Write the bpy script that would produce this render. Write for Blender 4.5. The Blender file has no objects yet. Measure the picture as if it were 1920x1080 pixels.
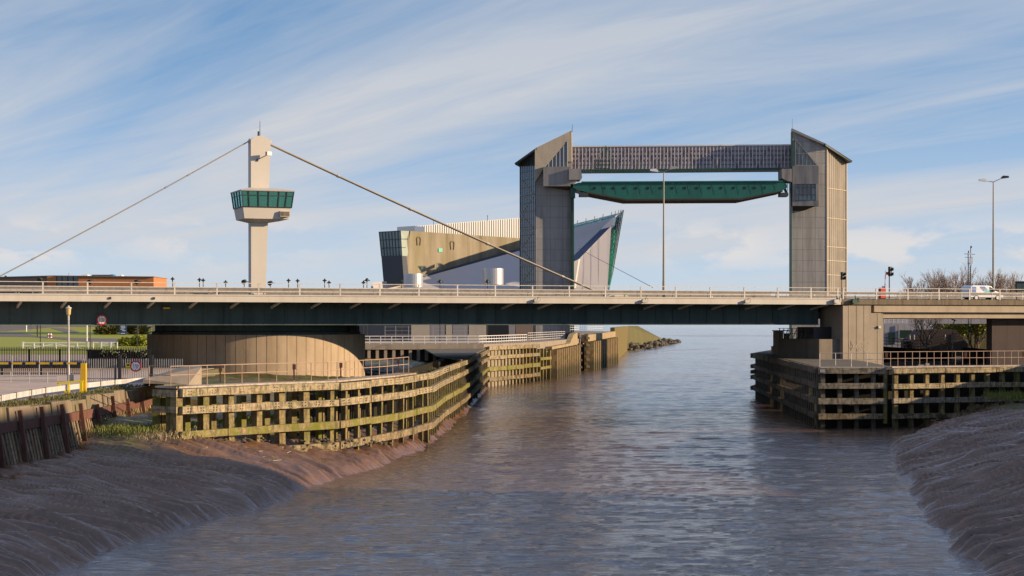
import bpy, bmesh, math, random
import numpy as np
from mathutils import Vector, Matrix

sc = bpy.context.scene
COL = sc.collection
R = math.radians
random.seed(7)
F, CX, HY, EYE = 3400.0, 960.0, 605.0, 9.0      # focal length in photo pixels, centre column, horizon row, eye height

# ------------------------------------------------------------------ camera
cam_d = bpy.data.cameras.new('camera')
cam = bpy.data.objects.new('camera', cam_d); COL.objects.link(cam)
cam.location = (0, 0, EYE); cam.rotation_euler = (R(90), 0, 0)
cam_d.sensor_width = 36; cam_d.lens = 36 * F / 1920
cam_d.shift_y = (HY - 540) / 1920
cam_d.clip_start = 0.5; cam_d.clip_end = 20000
sc.camera = cam

# ------------------------------------------------------------------ sky, sun, exposure
SUN_EL, SUN_AZ = 15.5, 99.5            # azimuth clockwise from +Y (the view direction)
sc.view_settings.view_transform = 'Standard'; sc.view_settings.look = 'None'
sc.view_settings.gamma = 1.0; EXPO = 0.88
sc.view_settings.exposure = EXPO
w = bpy.data.worlds.new('World'); sc.world = w; w.use_nodes = True
nt = w.node_tree; nt.nodes.clear()
def N(tree, kind, **kw):
    n = tree.nodes.new(kind)
    for k, v in kw.items():
        if k.startswith('i_'): n.inputs[k[2:].replace('_', ' ')].default_value = v
        elif k[0] == 'p' and k[1:].isdigit(): n.inputs[int(k[1:])].default_value = v
        else: setattr(n, k, v)
    return n
def Mth(tree, op, a, b=None, clamp=False):
    n = tree.nodes.new('ShaderNodeMath'); n.operation = op; n.use_clamp = clamp
    for i, x in enumerate((a, b)):
        if x is None: continue
        if isinstance(x, (int, float)): n.inputs[i].default_value = x
        else: tree.links.new(x, n.inputs[i])
    return n.outputs[0]
def Ramp(tree, fac, stops, interp='LINEAR'):
    n = tree.nodes.new('ShaderNodeValToRGB'); n.color_ramp.interpolation = interp
    el = n.color_ramp.elements
    while len(el) < len(stops): el.new(0.5)
    for e, (p, c) in zip(el, stops):
        e.position = p
        e.color = (c, c, c, 1) if isinstance(c, (int, float)) else tuple(c) + (1,)
    tree.links.new(fac, n.inputs[0]); return n.outputs[0]
def Mix(tree, fac, a, b, mode='MIX'):
    n = tree.nodes.new('ShaderNodeMix'); n.data_type = 'RGBA'; n.blend_type = mode
    for i, x in ((0, fac), (6, a), (7, b)):
        if isinstance(x, (int, float)): n.inputs[i].default_value = x
        elif isinstance(x, tuple): n.inputs[i].default_value = x if len(x) == 4 else x + (1,)
        else: tree.links.new(x, n.inputs[i])
    return n.outputs[2]
def Noise(tree, vec, scale, detail=4, rough=0.55, dist=0.0):
    n = tree.nodes.new('ShaderNodeTexNoise'); n.inputs['Scale'].default_value = scale
    n.inputs['Detail'].default_value = detail; n.inputs['Roughness'].default_value = rough
    n.inputs['Distortion'].default_value = dist
    tree.links.new(vec, n.inputs['Vector']); return n.outputs['Fac']
def Map(tree, vec, scale=(1, 1, 1), loc=(0, 0, 0), rot=(0, 0, 0)):
    n = tree.nodes.new('ShaderNodeMapping'); n.inputs['Scale'].default_value = scale
    n.inputs['Location'].default_value = loc; n.inputs['Rotation'].default_value = rot
    tree.links.new(vec, n.inputs['Vector']); return n.outputs[0]

tc = N(nt, 'ShaderNodeTexCoord')
sep = N(nt, 'ShaderNodeSeparateXYZ'); nt.links.new(tc.outputs['Generated'], sep.inputs[0])
zz = Mth(nt, 'MAXIMUM', sep.outputs[2], 0.0)
skyv = N(nt, 'ShaderNodeCombineXYZ')
nt.links.new(sep.outputs[0], skyv.inputs[0]); nt.links.new(sep.outputs[1], skyv.inputs[1])
nt.links.new(Mth(nt, 'ADD', Mth(nt, 'MULTIPLY', zz, 4.2), 0.10), skyv.inputs[2])
sky = N(nt, 'ShaderNodeTexSky', sky_type='NISHITA', sun_disc=False)
sky.sun_elevation = R(SUN_EL); sky.sun_rotation = R(SUN_AZ)
sky.air_density = 1.0; sky.dust_density = 0.8; sky.ozone_density = 2.0
nrm = N(nt, 'ShaderNodeVectorMath', operation='NORMALIZE'); nt.links.new(skyv.outputs[0], nrm.inputs[0])
nt.links.new(nrm.outputs[0], sky.inputs['Vector'])
# thin high cloud: noise on a flat layer overhead, drawn out along one direction
den = Mth(nt, 'ADD', zz, 0.075)
pl = N(nt, 'ShaderNodeCombineXYZ')
nt.links.new(Mth(nt, 'DIVIDE', sep.outputs[0], den), pl.inputs[0]); nt.links.new(Mth(nt, 'DIVIDE', sep.outputs[1], den), pl.inputs[1])
m1 = Map(nt, pl.outputs[0], rot=(0, 0, R(-128)))
c1 = Noise(nt, Map(nt, m1, scale=(0.16, 0.62, 1), loc=(3.1, 1.7, 0)), 1.0, 6, 0.55, 0.5)
c2 = Noise(nt, Map(nt, m1, scale=(0.35, 1.9, 1), loc=(0.3, 5.2, 0)), 1.0, 7, 0.62, 0.8)
cir = Ramp(nt, Mth(nt, 'ADD', Mth(nt, 'MULTIPLY', c1, 0.68), Mth(nt, 'MULTIPLY', c2, 0.32)), [(0.42, 0.0), (0.60, 1.0)])
veil = Ramp(nt, zz, [(0.0, 0.85), (0.05, 0.64), (0.10, 0.36), (0.17, 0.10), (0.30, 0.05), (0.8, 0.35)])
cfac = Mth(nt, 'ADD', veil, Mth(nt, 'MULTIPLY', cir, Ramp(nt, zz, [(0.0, 0.05), (0.05, 0.32), (0.10, 0.62), (0.18, 0.66), (0.3, 0.22), (0.6, 0.3)])), clamp=True)
SKYK = 0.15
col_sky = Mix(nt, 1.0, sky.outputs[0], Ramp(nt, zz, [(0.0, (0.50, 0.90, 1.03)), (0.16, (0.50, 0.90, 1.03)), (0.34, (0.78, 0.97, 1.22))]), 'MULTIPLY')
CL = 1.0 / SKYK / 2 ** EXPO
col = Mix(nt, cfac, col_sky, (0.64 * CL, 0.65 * CL, 0.68 * CL))
# small cumulus near the horizon
mc = Map(nt, tc.outputs['Generated'], scale=(22, 22, 52), loc=(1.3, 0.4, 0.2))
cu = Noise(nt, mc, 1.0, 6, 0.55, 0.2)
band = Mth(nt, 'MULTIPLY', Ramp(nt, zz, [(0.024, 0.0), (0.036, 1.0)]), Ramp(nt, zz, [(0.045, 1.0), (0.06, 0.0)]))
big = Noise(nt, Map(nt, tc.outputs['Generated'], scale=(7, 7, 7), loc=(0.2, 3.7, 1.1)), 1.0, 2)
cuf = Mth(nt, 'MULTIPLY', Mth(nt, 'MULTIPLY', Ramp(nt, cu, [(0.47, 0.0), (0.56, 1.0)]), band), Ramp(nt, big, [(0.40, 0.1), (0.54, 1.0)]))
col = Mix(nt, Mth(nt, 'MULTIPLY', cuf, 0.75), col, (0.80 * CL, 0.75 * CL, 0.72 * CL))
bg = N(nt, 'ShaderNodeBackground', i_Strength=SKYK); nt.links.new(col, bg.inputs[0])
wo = N(nt, 'ShaderNodeOutputWorld'); nt.links.new(bg.outputs[0], wo.inputs[0])

sun_d = bpy.data.lights.new('sun', 'SUN'); sun_d.energy = 4.15; sun_d.angle = R(0.5); sun_d.color = (1.0, 0.77, 0.50)
sun = bpy.data.objects.new('sun', sun_d); COL.objects.link(sun)
sd = Vector((math.sin(R(SUN_AZ)) * math.cos(R(SUN_EL)), math.cos(R(SUN_AZ)) * math.cos(R(SUN_EL)), math.sin(R(SUN_EL))))
sun.rotation_euler = sd.to_track_quat('Z', 'Y').to_euler(); sun.location = (120, 60, 80)

# ------------------------------------------------------------------ placing helpers
def P(x, y, Z): return Vector(((x - CX) / F * Z, Z, EYE - (y - HY) / F * Z))
def G(x, y, z):
    Z = F * (EYE - z) / (y - HY); return Vector(((x - CX) / F * Z, Z, z))
def V(*a): return Vector(a)

# ------------------------------------------------------------------ materials
def newmat(name):
    m = bpy.data.materials.new(name); m.use_nodes = True
    t = m.node_tree; b = t.nodes['Principled BSDF']
    return m, t, b
def obj_coord(t):
    n = t.nodes.new('ShaderNodeTexCoord'); return n.outputs['Object']
def geo_pos(t):
    n = t.nodes.new('ShaderNodeNewGeometry'); return n.outputs['Position']
def bump(t, b, h, strength=0.3, dist=0.02):
    n = t.nodes.new('ShaderNodeBump'); n.inputs['Strength'].default_value = strength; n.inputs['Distance'].default_value = dist
    t.links.new(h, n.inputs['Height']); t.links.new(n.outputs[0], b.inputs['Normal'])
def paint(name, c, rough=0.5, vary=0.18, scale=1.5, metal=0.0, dirt=None, dirt_amt=0.35, streak=True, spec=0.4):
    m, t, b = newmat(name); p = geo_pos(t)
    n1 = Noise(t, p, scale, 5, 0.6)
    hi = tuple(min(1, x * (1 + vary)) for x in c); lo = tuple(x * (1 - vary) for x in c)
    col = Mix(t, n1, lo, hi)
    if dirt:
        n2 = Noise(t, Map(t, p, scale=(1.3, 1.3, 0.18)) if streak else p, scale * 1.2, 6, 0.65)
        col = Mix(t, Mth(t, 'MULTIPLY', Ramp(t, n2, [(0.45, 0), (0.72, 1)]), dirt_amt), col, dirt)
    t.links.new(col, b.inputs['Base Color']); b.inputs['Roughness'].default_value = rough
    b.inputs['Metallic'].default_value = metal; b.inputs['Specular IOR Level'].default_value = spec
    return m
def concrete(name, c, stain=(0.10, 0.08, 0.06), amt=0.5, dz=None, dx=None, scale=0.5, green=None, lw=0.05):
    m, t, b = newmat(name); p = geo_pos(t)
    n1 = Noise(t, p, scale, 7, 0.65); n3 = Noise(t, p, scale * 14, 4, 0.6)
    col = Mix(t, n1, tuple(x * 0.66 for x in c), tuple(min(1, x * 1.2) for x in c))
    col = Mix(t, Mth(t, 'MULTIPLY', n3, 0.35), col, tuple(x * 0.6 for x in c))
    n2 = Noise(t, Map(t, p, scale=(1.0, 1.0, 0.09)), scale * 2.4, 6, 0.65)
    col = Mix(t, Mth(t, 'MULTIPLY', Ramp(t, n2, [(0.46, 0), (0.74, 1)]), amt), col, stain)
    if green:
        n4 = Noise(t, Map(t, p, scale=(1.0, 1.0, 0.15), loc=(9, 4, 2)), scale * 1.1, 5, 0.6)
        col = Mix(t, Mth(t, 'MULTIPLY', Ramp(t, n4, [(0.48, 0), (0.66, 1)]), 0.75), col, green)
    h = n3
    s = t.nodes.new('ShaderNodeSeparateXYZ'); t.links.new(p, s.inputs[0])
    for step, o in ((dz, s.outputs[2]), (dx, s.outputs[0])):
        if step:
            f = Mth(t, 'FRACT', Mth(t, 'DIVIDE', o, step)); ln = Mth(t, 'LESS_THAN', f, lw)
            col = Mix(t, Mth(t, 'MULTIPLY', ln, 0.45), col, tuple(x * 0.35 for x in c))
            h = Mth(t, 'SUBTRACT', h, Mth(t, 'MULTIPLY', ln, 0.8))
            cell = t.nodes.new('ShaderNodeTexWhiteNoise'); cell.noise_dimensions = '1D'
            t.links.new(Mth(t, 'FLOOR', Mth(t, 'DIVIDE', o, step)), cell.inputs['W'])
            col = Mix(t, Mth(t, 'MULTIPLY', cell.outputs['Value'], 0.22), col, tuple(x * 0.55 for x in c))
    t.links.new(col, b.inputs['Base Color']); b.inputs['Roughness'].default_value = 0.88
    b.inputs['Specular IOR Level'].default_value = 0.25
    bump(t, b, h, 0.4, 0.02); return m
def timber(name, c, moss=0.3, green=(0.10, 0.11, 0.02), dark=0.5, tide=None):
    m, t, b = newmat(name); p = geo_pos(t)
    oi = t.nodes.new('ShaderNodeNewGeometry')
    n1 = Noise(t, p, 1.1, 6, 0.65); n2 = Noise(t, Map(t, p, scale=(2.6, 2.6, 0.9)), 1.6, 6, 0.7)
    n4 = Noise(t, Map(t, p, scale=(0.8, 0.8, 5)), 1.5, 6, 0.72)
    col = Mix(t, n1, tuple(x * 0.68 for x in c), tuple(min(1, x * 1.3) for x in c))
    col = Mix(t, Mth(t, 'MULTIPLY', Ramp(t, n2, [(0.44, 0), (0.62, 1)]), dark), col, tuple(x * 0.28 for x in c))
    col = Mix(t, Mth(t, 'MULTIPLY', Ramp(t, n4, [(0.5, 0), (0.68, 1)]), dark * 0.9), col, tuple(x * 0.3 for x in c))
    rv = Ramp(t, oi.outputs['Random Per Island'], [(0.0, (0.56, 0.53, 0.48)), (0.3, (0.95, 0.82, 0.66)), (0.6, (1.08, 1.06, 1.04)), (0.8, (0.74, 0.75, 0.74)), (1.0, (1.2, 1.12, 1.0))])
    col = Mix(t, 1.0, col, rv, 'MULTIPLY')
    n3 = Noise(t, Map(t, p, loc=(5, 3, 1)), 0.8, 7, 0.75)
    e0 = 0.68 - moss * 0.42
    col = Mix(t, Mth(t, 'MULTIPLY', Ramp(t, n3, [(e0, 0), (e0 + 0.14, 1)]), 0.85), col, green)
    if tide:
        sz = t.nodes.new('ShaderNodeSeparateXYZ'); t.links.new(p, sz.inputs[0])
        zt = Mth(t, 'ADD', sz.outputs[2], Mth(t, 'MULTIPLY', Noise(t, Map(t, p, scale=(1.5, 1.5, 0.5)), 1.0, 4, 0.6), 1.6))
        col = Mix(t, Mth(t, 'MULTIPLY', Ramp(t, Mth(t, 'DIVIDE', zt, 8.0), [((tide - .2) / 8, 1), ((tide + 1.1) / 8, 0)]), 0.75), col, (0.035, 0.032, 0.016))
    t.links.new(col, b.inputs['Base Color']); b.inputs['Roughness'].default_value = 0.85
    b.inputs['Specular IOR Level'].default_value = 0.25
    bump(t, b, n2, 0.5, 0.03); return m
def glass(name, tint, refl=0.35, rough=0.03, body=None, amount=0.0):
    m = bpy.data.materials.new(name); m.use_nodes = True; t = m.node_tree; t.nodes.clear()
    tr = N(t, 'ShaderNodeBsdfTransparent'); tr.inputs[0].default_value = tint + (1,)
    gl = N(t, 'ShaderNodeBsdfGlossy'); gl.inputs['Roughness'].default_value = rough; gl.inputs[0].default_value = (0.55, 0.88, 0.85, 1)
    fr = N(t, 'ShaderNodeFresnel'); fr.inputs[0].default_value = 1.45
    mx = N(t, 'ShaderNodeMixShader'); t.links.new(Mth(t, 'ADD', fr.outputs[0], refl * 0.3, clamp=True), mx.inputs[0])
    t.links.new(tr.outputs[0], mx.inputs[1]); t.links.new(gl.outputs[0], mx.inputs[2])
    out = mx.outputs[0]
    if body:
        df = N(t, 'ShaderNodeBsdfDiffuse'); df.inputs[0].default_value = body + (1,)
        m2 = N(t, 'ShaderNodeMixShader'); m2.inputs[0].default_value = amount; t.links.new(out, m2.inputs[1]); t.links.new(df.outputs[0], m2.inputs[2]); out = m2.outputs[0]
    o = N(t, 'ShaderNodeOutputMaterial'); t.links.new(out, o.inputs[0]); return m
def leaf(name, c1, c2):
    m, t, b = newmat(name); p = geo_pos(t)
    n = Noise(t, p, 1.3, 4, 0.7); wn = t.nodes.new('ShaderNodeTexWhiteNoise'); t.links.new(Map(t, p, scale=(3, 3, 3)), wn.inputs['Vector'])
    col = Mix(t, Mth(t, 'ADD', Mth(t, 'MULTIPLY', n, 0.7), Mth(t, 'MULTIPLY', wn.outputs['Value'], 0.3)), c1, c2)
    t.links.new(col, b.inputs['Base Color']); b.inputs['Roughness'].default_value = 0.6
    b.inputs['Specular IOR Level'].default_value = 0.3
    return m

M = {}
M['cream'] = paint('cream_paint', (0.50, 0.45, 0.385), 0.55, 0.10, 0.7, dirt=(0.32, 0.26, 0.2), dirt_amt=0.3)
M['tower_cream'] = paint('tower_cream_paint', (0.53, 0.475, 0.41), 0.6, 0.07, 0.4, dirt=(0.40, 0.33, 0.26), dirt_amt=0.25)
M['rail'] = paint('rail_paint', (0.56, 0.51, 0.45), 0.5, 0.12, 2.0, dirt=(0.25, 0.17, 0.12), dirt_amt=0.45)
M['crash'] = paint('crash_barrier_steel', (0.24, 0.215, 0.19), 0.55, 0.2, 1.5, dirt=(0.12, 0.08, 0.05), dirt_amt=0.6)
M['galv'] = paint('galvanised_steel', (0.42, 0.40, 0.38), 0.45, 0.15, 2.0, metal=0.3, dirt=(0.2, 0.15, 0.12), dirt_amt=0.4)
M['girder'] = concrete('girder_green_paint', (0.085, 0.125, 0.125), (0.03, 0.042, 0.048), 0.8, dx=3.5, scale=0.35, lw=0.012)
M['soffit'] = paint('soffit_paint', (0.10, 0.11, 0.11), 0.7, 0.2, 0.5)
M['bracket'] = paint('bracket_paint', (0.48, 0.47, 0.43), 0.6, 0.15, 1.0)
M['asphalt'] = paint('asphalt', (0.05, 0.048, 0.047), 0.9, 0.25, 3.0)
M['cable'] = paint('cable_grey', (0.33, 0.28, 0.22), 0.55, 0.15, 2.0)
M['dark'] = paint('dark_metal', (0.025, 0.024, 0.026), 0.5, 0.2, 2.0)
M['black'] = paint('black_plastic', (0.012, 0.012, 0.013), 0.45, 0.2, 2.0)
M['drum'] = concrete('drum_concrete', (0.445, 0.335, 0.23), (0.18, 0.12, 0.075), 0.45, scale=0.45)
M['joint'] = concrete('joint_concrete', (0.06, 0.045, 0.035), amt=0.2)
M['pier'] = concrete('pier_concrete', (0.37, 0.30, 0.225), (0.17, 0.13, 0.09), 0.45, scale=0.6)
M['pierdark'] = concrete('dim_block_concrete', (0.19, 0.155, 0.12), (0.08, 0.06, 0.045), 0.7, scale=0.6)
M['beamdark'] = concrete('stained_beam_concrete', (0.20, 0.155, 0.105), (0.06, 0.045, 0.03), 0.9, scale=0.9)
M['beam'] = concrete('beam_concrete', (0.43, 0.34, 0.25), (0.22, 0.16, 0.1), 0.35, scale=0.6)
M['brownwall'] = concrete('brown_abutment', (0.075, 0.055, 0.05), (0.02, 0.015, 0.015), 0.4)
M['barrier'] = concrete('barrier_concrete', (0.365, 0.345, 0.33), (0.10, 0.09, 0.085), 0.8, dz=2.1, dx=2.45, scale=0.22, lw=0.07)
M['barrierlit'] = concrete('barrier_sunlit_ribbed_concrete', (0.345, 0.30, 0.25), (0.14, 0.11, 0.08), 0.6, scale=0.3)  # lit copy of the barrier concrete, sunlit warmth put into the colour
M['barrierbox'] = concrete('barrier_box_concrete', (0.30, 0.28, 0.268), (0.07, 0.06, 0.055), 0.7, scale=0.3)
M['teal'] = paint('teal_gate_paint', (0.016, 0.125, 0.095), 0.45, 0.2, 0.25, dirt=(0.012, 0.05, 0.045), dirt_amt=0.7)
M['green'] = paint('green_steel_paint', (0.013, 0.06, 0.036), 0.45, 0.2, 0.6)
M['greenedge'] = paint('dark_green_roof_edge', (0.04, 0.05, 0.048), 0.5, 0.2, 0.6)
M['rust'] = paint('rusty_steel', (0.13, 0.055, 0.036), 0.85, 0.35, 1.5, dirt=(0.06, 0.03, 0.02), dirt_amt=0.6)
M['rustrail'] = paint('rusty_white_rail', (0.36, 0.255, 0.18), 0.7, 0.2, 1.2, dirt=(0.26, 0.10, 0.05), dirt_amt=0.75, streak=False)
M['mauve'] = paint('mauve_mesh_cladding', (0.29, 0.245, 0.27), 0.75, 0.12, 0.3)
M['trussmauve'] = paint('dark_mauve_steel', (0.13, 0.105, 0.122), 0.7, 0.2, 0.5)
M['mullion'] = paint('pale_mullion', (0.62, 0.56, 0.54), 0.55, 0.12, 1.0)
M['timber'] = timber('weathered_timber', (0.24, 0.185, 0.09), 0.46, dark=0.9, tide=1.0)
M['waler'] = timber('pale_waler_timber', (0.35, 0.285, 0.18), 0.30, dark=1.0)
M['mossy'] = timber('mossy_waler_timber', (0.27, 0.21, 0.11), 0.62, (0.13, 0.135, 0.012), 0.8)
M['pilemoss'] = timber('mossy_pile_timber', (0.20, 0.155, 0.075), 0.5, (0.115, 0.125, 0.015), 0.7)
M['weed'] = timber('weeded_waler_timber', (0.27, 0.21, 0.125), 0.45, (0.03, 0.03, 0.01), 1.0)
M['greytimber'] = timber('grey_dolphin_timber', (0.155, 0.13, 0.10), 0.36, (0.075, 0.09, 0.015), 0.65, 1.8)
M['greywaler'] = timber('grey_dolphin_waler', (0.27, 0.235, 0.175), 0.24, (0.08, 0.085, 0.02), 0.95)
M['pileold'] = timber('old_wall_plank', (0.27, 0.20, 0.135), 0.3, (0.06, 0.075, 0.012), 0.7)
M['plank'] = timber('plank_grey', (0.42, 0.36, 0.30), 0.05, dark=0.5)
M['whitepaint'] = paint('white_rail_paint', (0.72, 0.68, 0.64), 0.5, 0.08, 1.0)
M['guardpaint'] = paint('weathered_guard_rail', (0.52, 0.50, 0.48), 0.5, 0.15, 1.5, dirt=(0.22, 0.17, 0.13), dirt_amt=0.6)
M['gapshade'] = timber('gap_shade_dark', (0.022, 0.018, 0.013), 0.3, (0.02, 0.024, 0.008), 0.5)  # near-black colour stands for deep shade in the gaps between piles
M['sheet'] = timber('sheet_pile_steel', (0.21, 0.145, 0.075), 0.42, (0.085, 0.085, 0.012), 0.8, 2.2)
M['wing'] = timber('wing_wall_green', (0.20, 0.115, 0.065), 0.62, (0.10, 0.115, 0.015), 0.5)
M['oldconc'] = concrete('old_quay_concrete', (0.30, 0.245, 0.19), (0.11, 0.085, 0.06), 0.6, scale=0.7)
M['earthconc'] = concrete('earthy_cap_concrete', (0.25, 0.19, 0.13), (0.09, 0.065, 0.04), 0.9, scale=0.9, green=(0.10, 0.095, 0.03))
M['warmconc'] = concrete('warm_cap_concrete', (0.38, 0.28, 0.17), (0.15, 0.10, 0.06), 0.5, scale=0.7, green=(0.16, 0.14, 0.04))
M['grassbank'] = concrete('grassy_embankment', (0.135, 0.115, 0.045), (0.06, 0.045, 0.025), 0.6, scale=0.08, green=(0.09, 0.09, 0.025))
M['rock'] = paint('weedy_rock', (0.10, 0.085, 0.06), 0.9, 0.4, 1.0, dirt=(0.03, 0.03, 0.015), dirt_amt=0.7, streak=False)
M['deepwall'] = concrete('stained_beige_concrete', (0.305, 0.255, 0.18), (0.13, 0.095, 0.05), 0.85, scale=0.12, green=(0.19, 0.16, 0.075))
M['deeproof'] = paint('lilac_metal_roof', (0.43, 0.40, 0.405), 0.6, 0.06, 0.1)
M['deepdark'] = paint('dark_slate_cladding', (0.06, 0.066, 0.08), 0.55, 0.12, 0.2)
M['deepgrey'] = paint('grey_panel_wall', (0.56, 0.51, 0.51), 0.7, 0.06, 0.08)
M['deepblue'] = paint('blue_metal_fascia', (0.10, 0.135, 0.22), 0.4, 0.12, 0.2)
M['deepwhite'] = paint('white_metal_cladding', (0.47, 0.46, 0.45), 0.5, 0.06, 0.2)
M['silver'] = paint('silver_metal', (0.50, 0.49, 0.50), 0.35, 0.08, 0.5, metal=0.5)
M['mint'] = paint('mint_window', (0.20, 0.50, 0.36), 0.2, 0.1, 1.0)
M['tealglass'] = glass('teal_cabin_glass', (0.72, 0.92, 0.89), 0.9, 0.03, (0.10, 0.36, 0.33), 0.38)
M['spireglass'] = glass('spire_glass', (0.42, 0.72, 0.70), 0.5, 0.1)
M['darkglass'] = paint('dark_glazing', (0.05, 0.062, 0.078), 0.12, 0.3, 0.3, spec=0.9)
M['bayglass'] = paint('blue_grey_glazing', (0.13, 0.19, 0.20), 0.1, 0.2, 0.15, spec=0.9)
M['paleglass'] = paint('pale_green_glazing', (0.33, 0.37, 0.30), 0.15, 0.1, 0.3, spec=0.8)
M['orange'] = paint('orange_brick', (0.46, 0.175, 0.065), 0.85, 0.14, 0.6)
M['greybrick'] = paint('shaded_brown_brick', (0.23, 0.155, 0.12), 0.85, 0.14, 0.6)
M['yellow'] = paint('yellow_paint', (0.68, 0.40, 0.015), 0.45, 0.12, 1.2, dirt=(0.30, 0.15, 0.02), dirt_amt=0.3)
M['brightyellow'] = paint('bright_yellow_paint', (0.80, 0.60, 0.01), 0.45, 0.08, 1.2)
M['red'] = paint('red_paint', (0.42, 0.03, 0.02), 0.5, 0.12, 1.2)
M['signred'] = paint('sign_red', (0.50, 0.015, 0.03), 0.4, 0.05, 1.0)
M['signwhite'] = paint('sign_white', (0.78, 0.76, 0.74), 0.45, 0.04, 1.0)
M['white'] = paint('white_paint', (0.76, 0.74, 0.71), 0.45, 0.05, 1.0)
M['blue'] = paint('sign_blue', (0.02, 0.05, 0.17), 0.4, 0.1, 1.0)
M['palegate'] = paint('white_gate_paint', (0.74, 0.70, 0.66), 0.6, 0.08, 1.0)
M['cardblue'] = paint('blue_cover', (0.02, 0.16, 0.28), 0.5, 0.1, 1.0)
M['vanwhite'] = paint('van_white', (0.72, 0.73, 0.76), 0.25, 0.03, 1.0, spec=0.6)
M['vanblue'] = paint('van_blue_graphic', (0.16, 0.22, 0.42), 0.25, 0.08, 2.0, spec=0.6)
M['vanteal'] = paint('van_teal_graphic', (0.18, 0.50, 0.48), 0.25, 0.08, 2.0, spec=0.6)
M['vanglass'] = paint('van_window', (0.02, 0.025, 0.03), 0.08, 0.1, 1.0, spec=0.9)
M['tyre'] = paint('tyre_rubber', (0.015, 0.015, 0.015), 0.8, 0.1, 1.0)
M['bark'] = paint('bark', (0.085, 0.06, 0.042), 0.9, 0.3, 2.0)
M['twig'] = paint('pale_twig', (0.30, 0.215, 0.155), 0.9, 0.25, 2.0)
M['leafgreen'] = leaf('tree_leaf', (0.07, 0.10, 0.012), (0.24, 0.26, 0.03))
M['hedge'] = leaf('hedge_leaf', (0.09, 0.12, 0.01), (0.30, 0.29, 0.02))
M['shrub'] = leaf('palm_shrub_leaf', (0.035, 0.045, 0.015), (0.23, 0.20, 0.075))
M['weedleaf'] = leaf('weed_leaf', (0.06, 0.07, 0.015), (0.19, 0.17, 0.06))
M['darkshrub'] = leaf('dark_shrub_leaf', (0.012, 0.016, 0.006), (0.05, 0.055, 0.016))
M['grassleaf'] = leaf('grass_blade', (0.085, 0.115, 0.012), (0.20, 0.20, 0.05))
M['straw'] = leaf('dry_straw', (0.30, 0.23, 0.12), (0.48, 0.38, 0.22))
M['lawn'] = leaf('lawn_green', (0.21, 0.235, 0.008), (0.38, 0.36, 0.02))
M['tarmac'] = paint('grey_tarmac_road', (0.155, 0.125, 0.12), 0.9, 0.12, 0.2)
M['yard'] = paint('yard_concrete', (0.47, 0.36, 0.29), 0.9, 0.16, 0.5, dirt=(0.27, 0.20, 0.15), dirt_amt=0.5, streak=False)
M['ground'] = paint('ground_earth', (0.12, 0.105, 0.06), 0.95, 0.3, 0.3, dirt=(0.09, 0.10, 0.03), dirt_amt=0.6, streak=False)
M['greyclad'] = concrete('grey_ribbed_cladding', (0.40, 0.38, 0.40), (0.14, 0.12, 0.12), 0.3, dx=0.9, scale=0.4, lw=0.12)
M['doorgreen'] = paint('dark_green_door', (0.006, 0.03, 0.022), 0.5, 0.1, 1.0)
M['panelbeige'] = paint('beige_panel', (0.44, 0.365, 0.28), 0.8, 0.08, 0.4)
M['panelgrey'] = paint('grey_panel', (0.25, 0.235, 0.235), 0.8, 0.08, 0.4)
M['paneldark'] = paint('dark_blue_panel', (0.035, 0.04, 0.06), 0.6, 0.2, 0.6)
M['brick'] = paint('warehouse_brick', (0.24, 0.11, 0.07), 0.9, 0.2, 0.6)
M['slate'] = paint('slate_roof', (0.09, 0.09, 0.1), 0.8, 0.15, 0.5)
M['lampglass'] = paint('lantern_amber', (0.55, 0.40, 0.16), 0.25, 0.1, 3.0)

def mud_material():
    m, t, b = newmat('wet_river_mud'); p = geo_pos(t)
    at = t.nodes.new('ShaderNodeAttribute'); at.attribute_name = 'growth'
    n1 = Noise(t, p, 0.35, 6, 0.65); n2 = Noise(t, p, 2.6, 6, 0.7); n5 = Noise(t, p, 9.0, 4, 0.7)
    col = Mix(t, n1, (0.120, 0.060, 0.034), (0.24, 0.132, 0.078))
    col = Mix(t, Mth(t, 'MULTIPLY', Ramp(t, n2, [(0.4, 0), (0.7, 1)]), 0.55), col, (0.058, 0.036, 0.025))
    g = Mix(t, n2, (0.06, 0.075, 0.010), (0.135, 0.14, 0.022))
    gm = Mth(t, 'MULTIPLY', at.outputs['Fac'], Ramp(t, Noise(t, p, 0.9, 5, 0.7), [(0.38, 0), (0.55, 1)]))
    col = Mix(t, gm, col, g)
    ra = t.nodes.new('ShaderNodeAttribute'); ra.attribute_name = 'rill'
    nr_ = Noise(t, Map(t, ra.outputs['Vector'], scale=(2.6, 0.12, 1)), 1.0, 5, 0.6, 0.3)
    wet = Ramp(t, Mth(t, 'ADD', Mth(t, 'MULTIPLY', nr_, 0.7), Mth(t, 'MULTIPLY', Noise(t, p, 0.22, 3, 0.6), 0.3)), [(0.47, 0.10), (0.58, 0.46)])
    col = Mix(t, Mth(t, 'MULTIPLY', Ramp(t, Noise(t, Map(t, ra.outputs['Vector'], scale=(3.4, 0.25, 1), loc=(4, 2, 0)), 1.0, 4, 0.65), [(0.36, 1), (0.5, 0)]), 0.5), col, (0.06, 0.035, 0.023))
    t.links.new(col, b.inputs['Base Color'])
    t.links.new(Mth(t, 'ADD', wet, Mth(t, 'MULTIPLY', gm, 0.4), clamp=True), b.inputs['Roughness'])
    b.inputs['Specular IOR Level'].default_value = 0.85
    bump(t, b, Mth(t, 'ADD', Mth(t, 'ADD', Mth(t, 'MULTIPLY', n2, 0.22), Mth(t, 'MULTIPLY', n5, 0.10)), Mth(t, 'MULTIPLY', nr_, 1.3)), 0.55, 0.16); return m
M['mud'] = mud_material()

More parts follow.
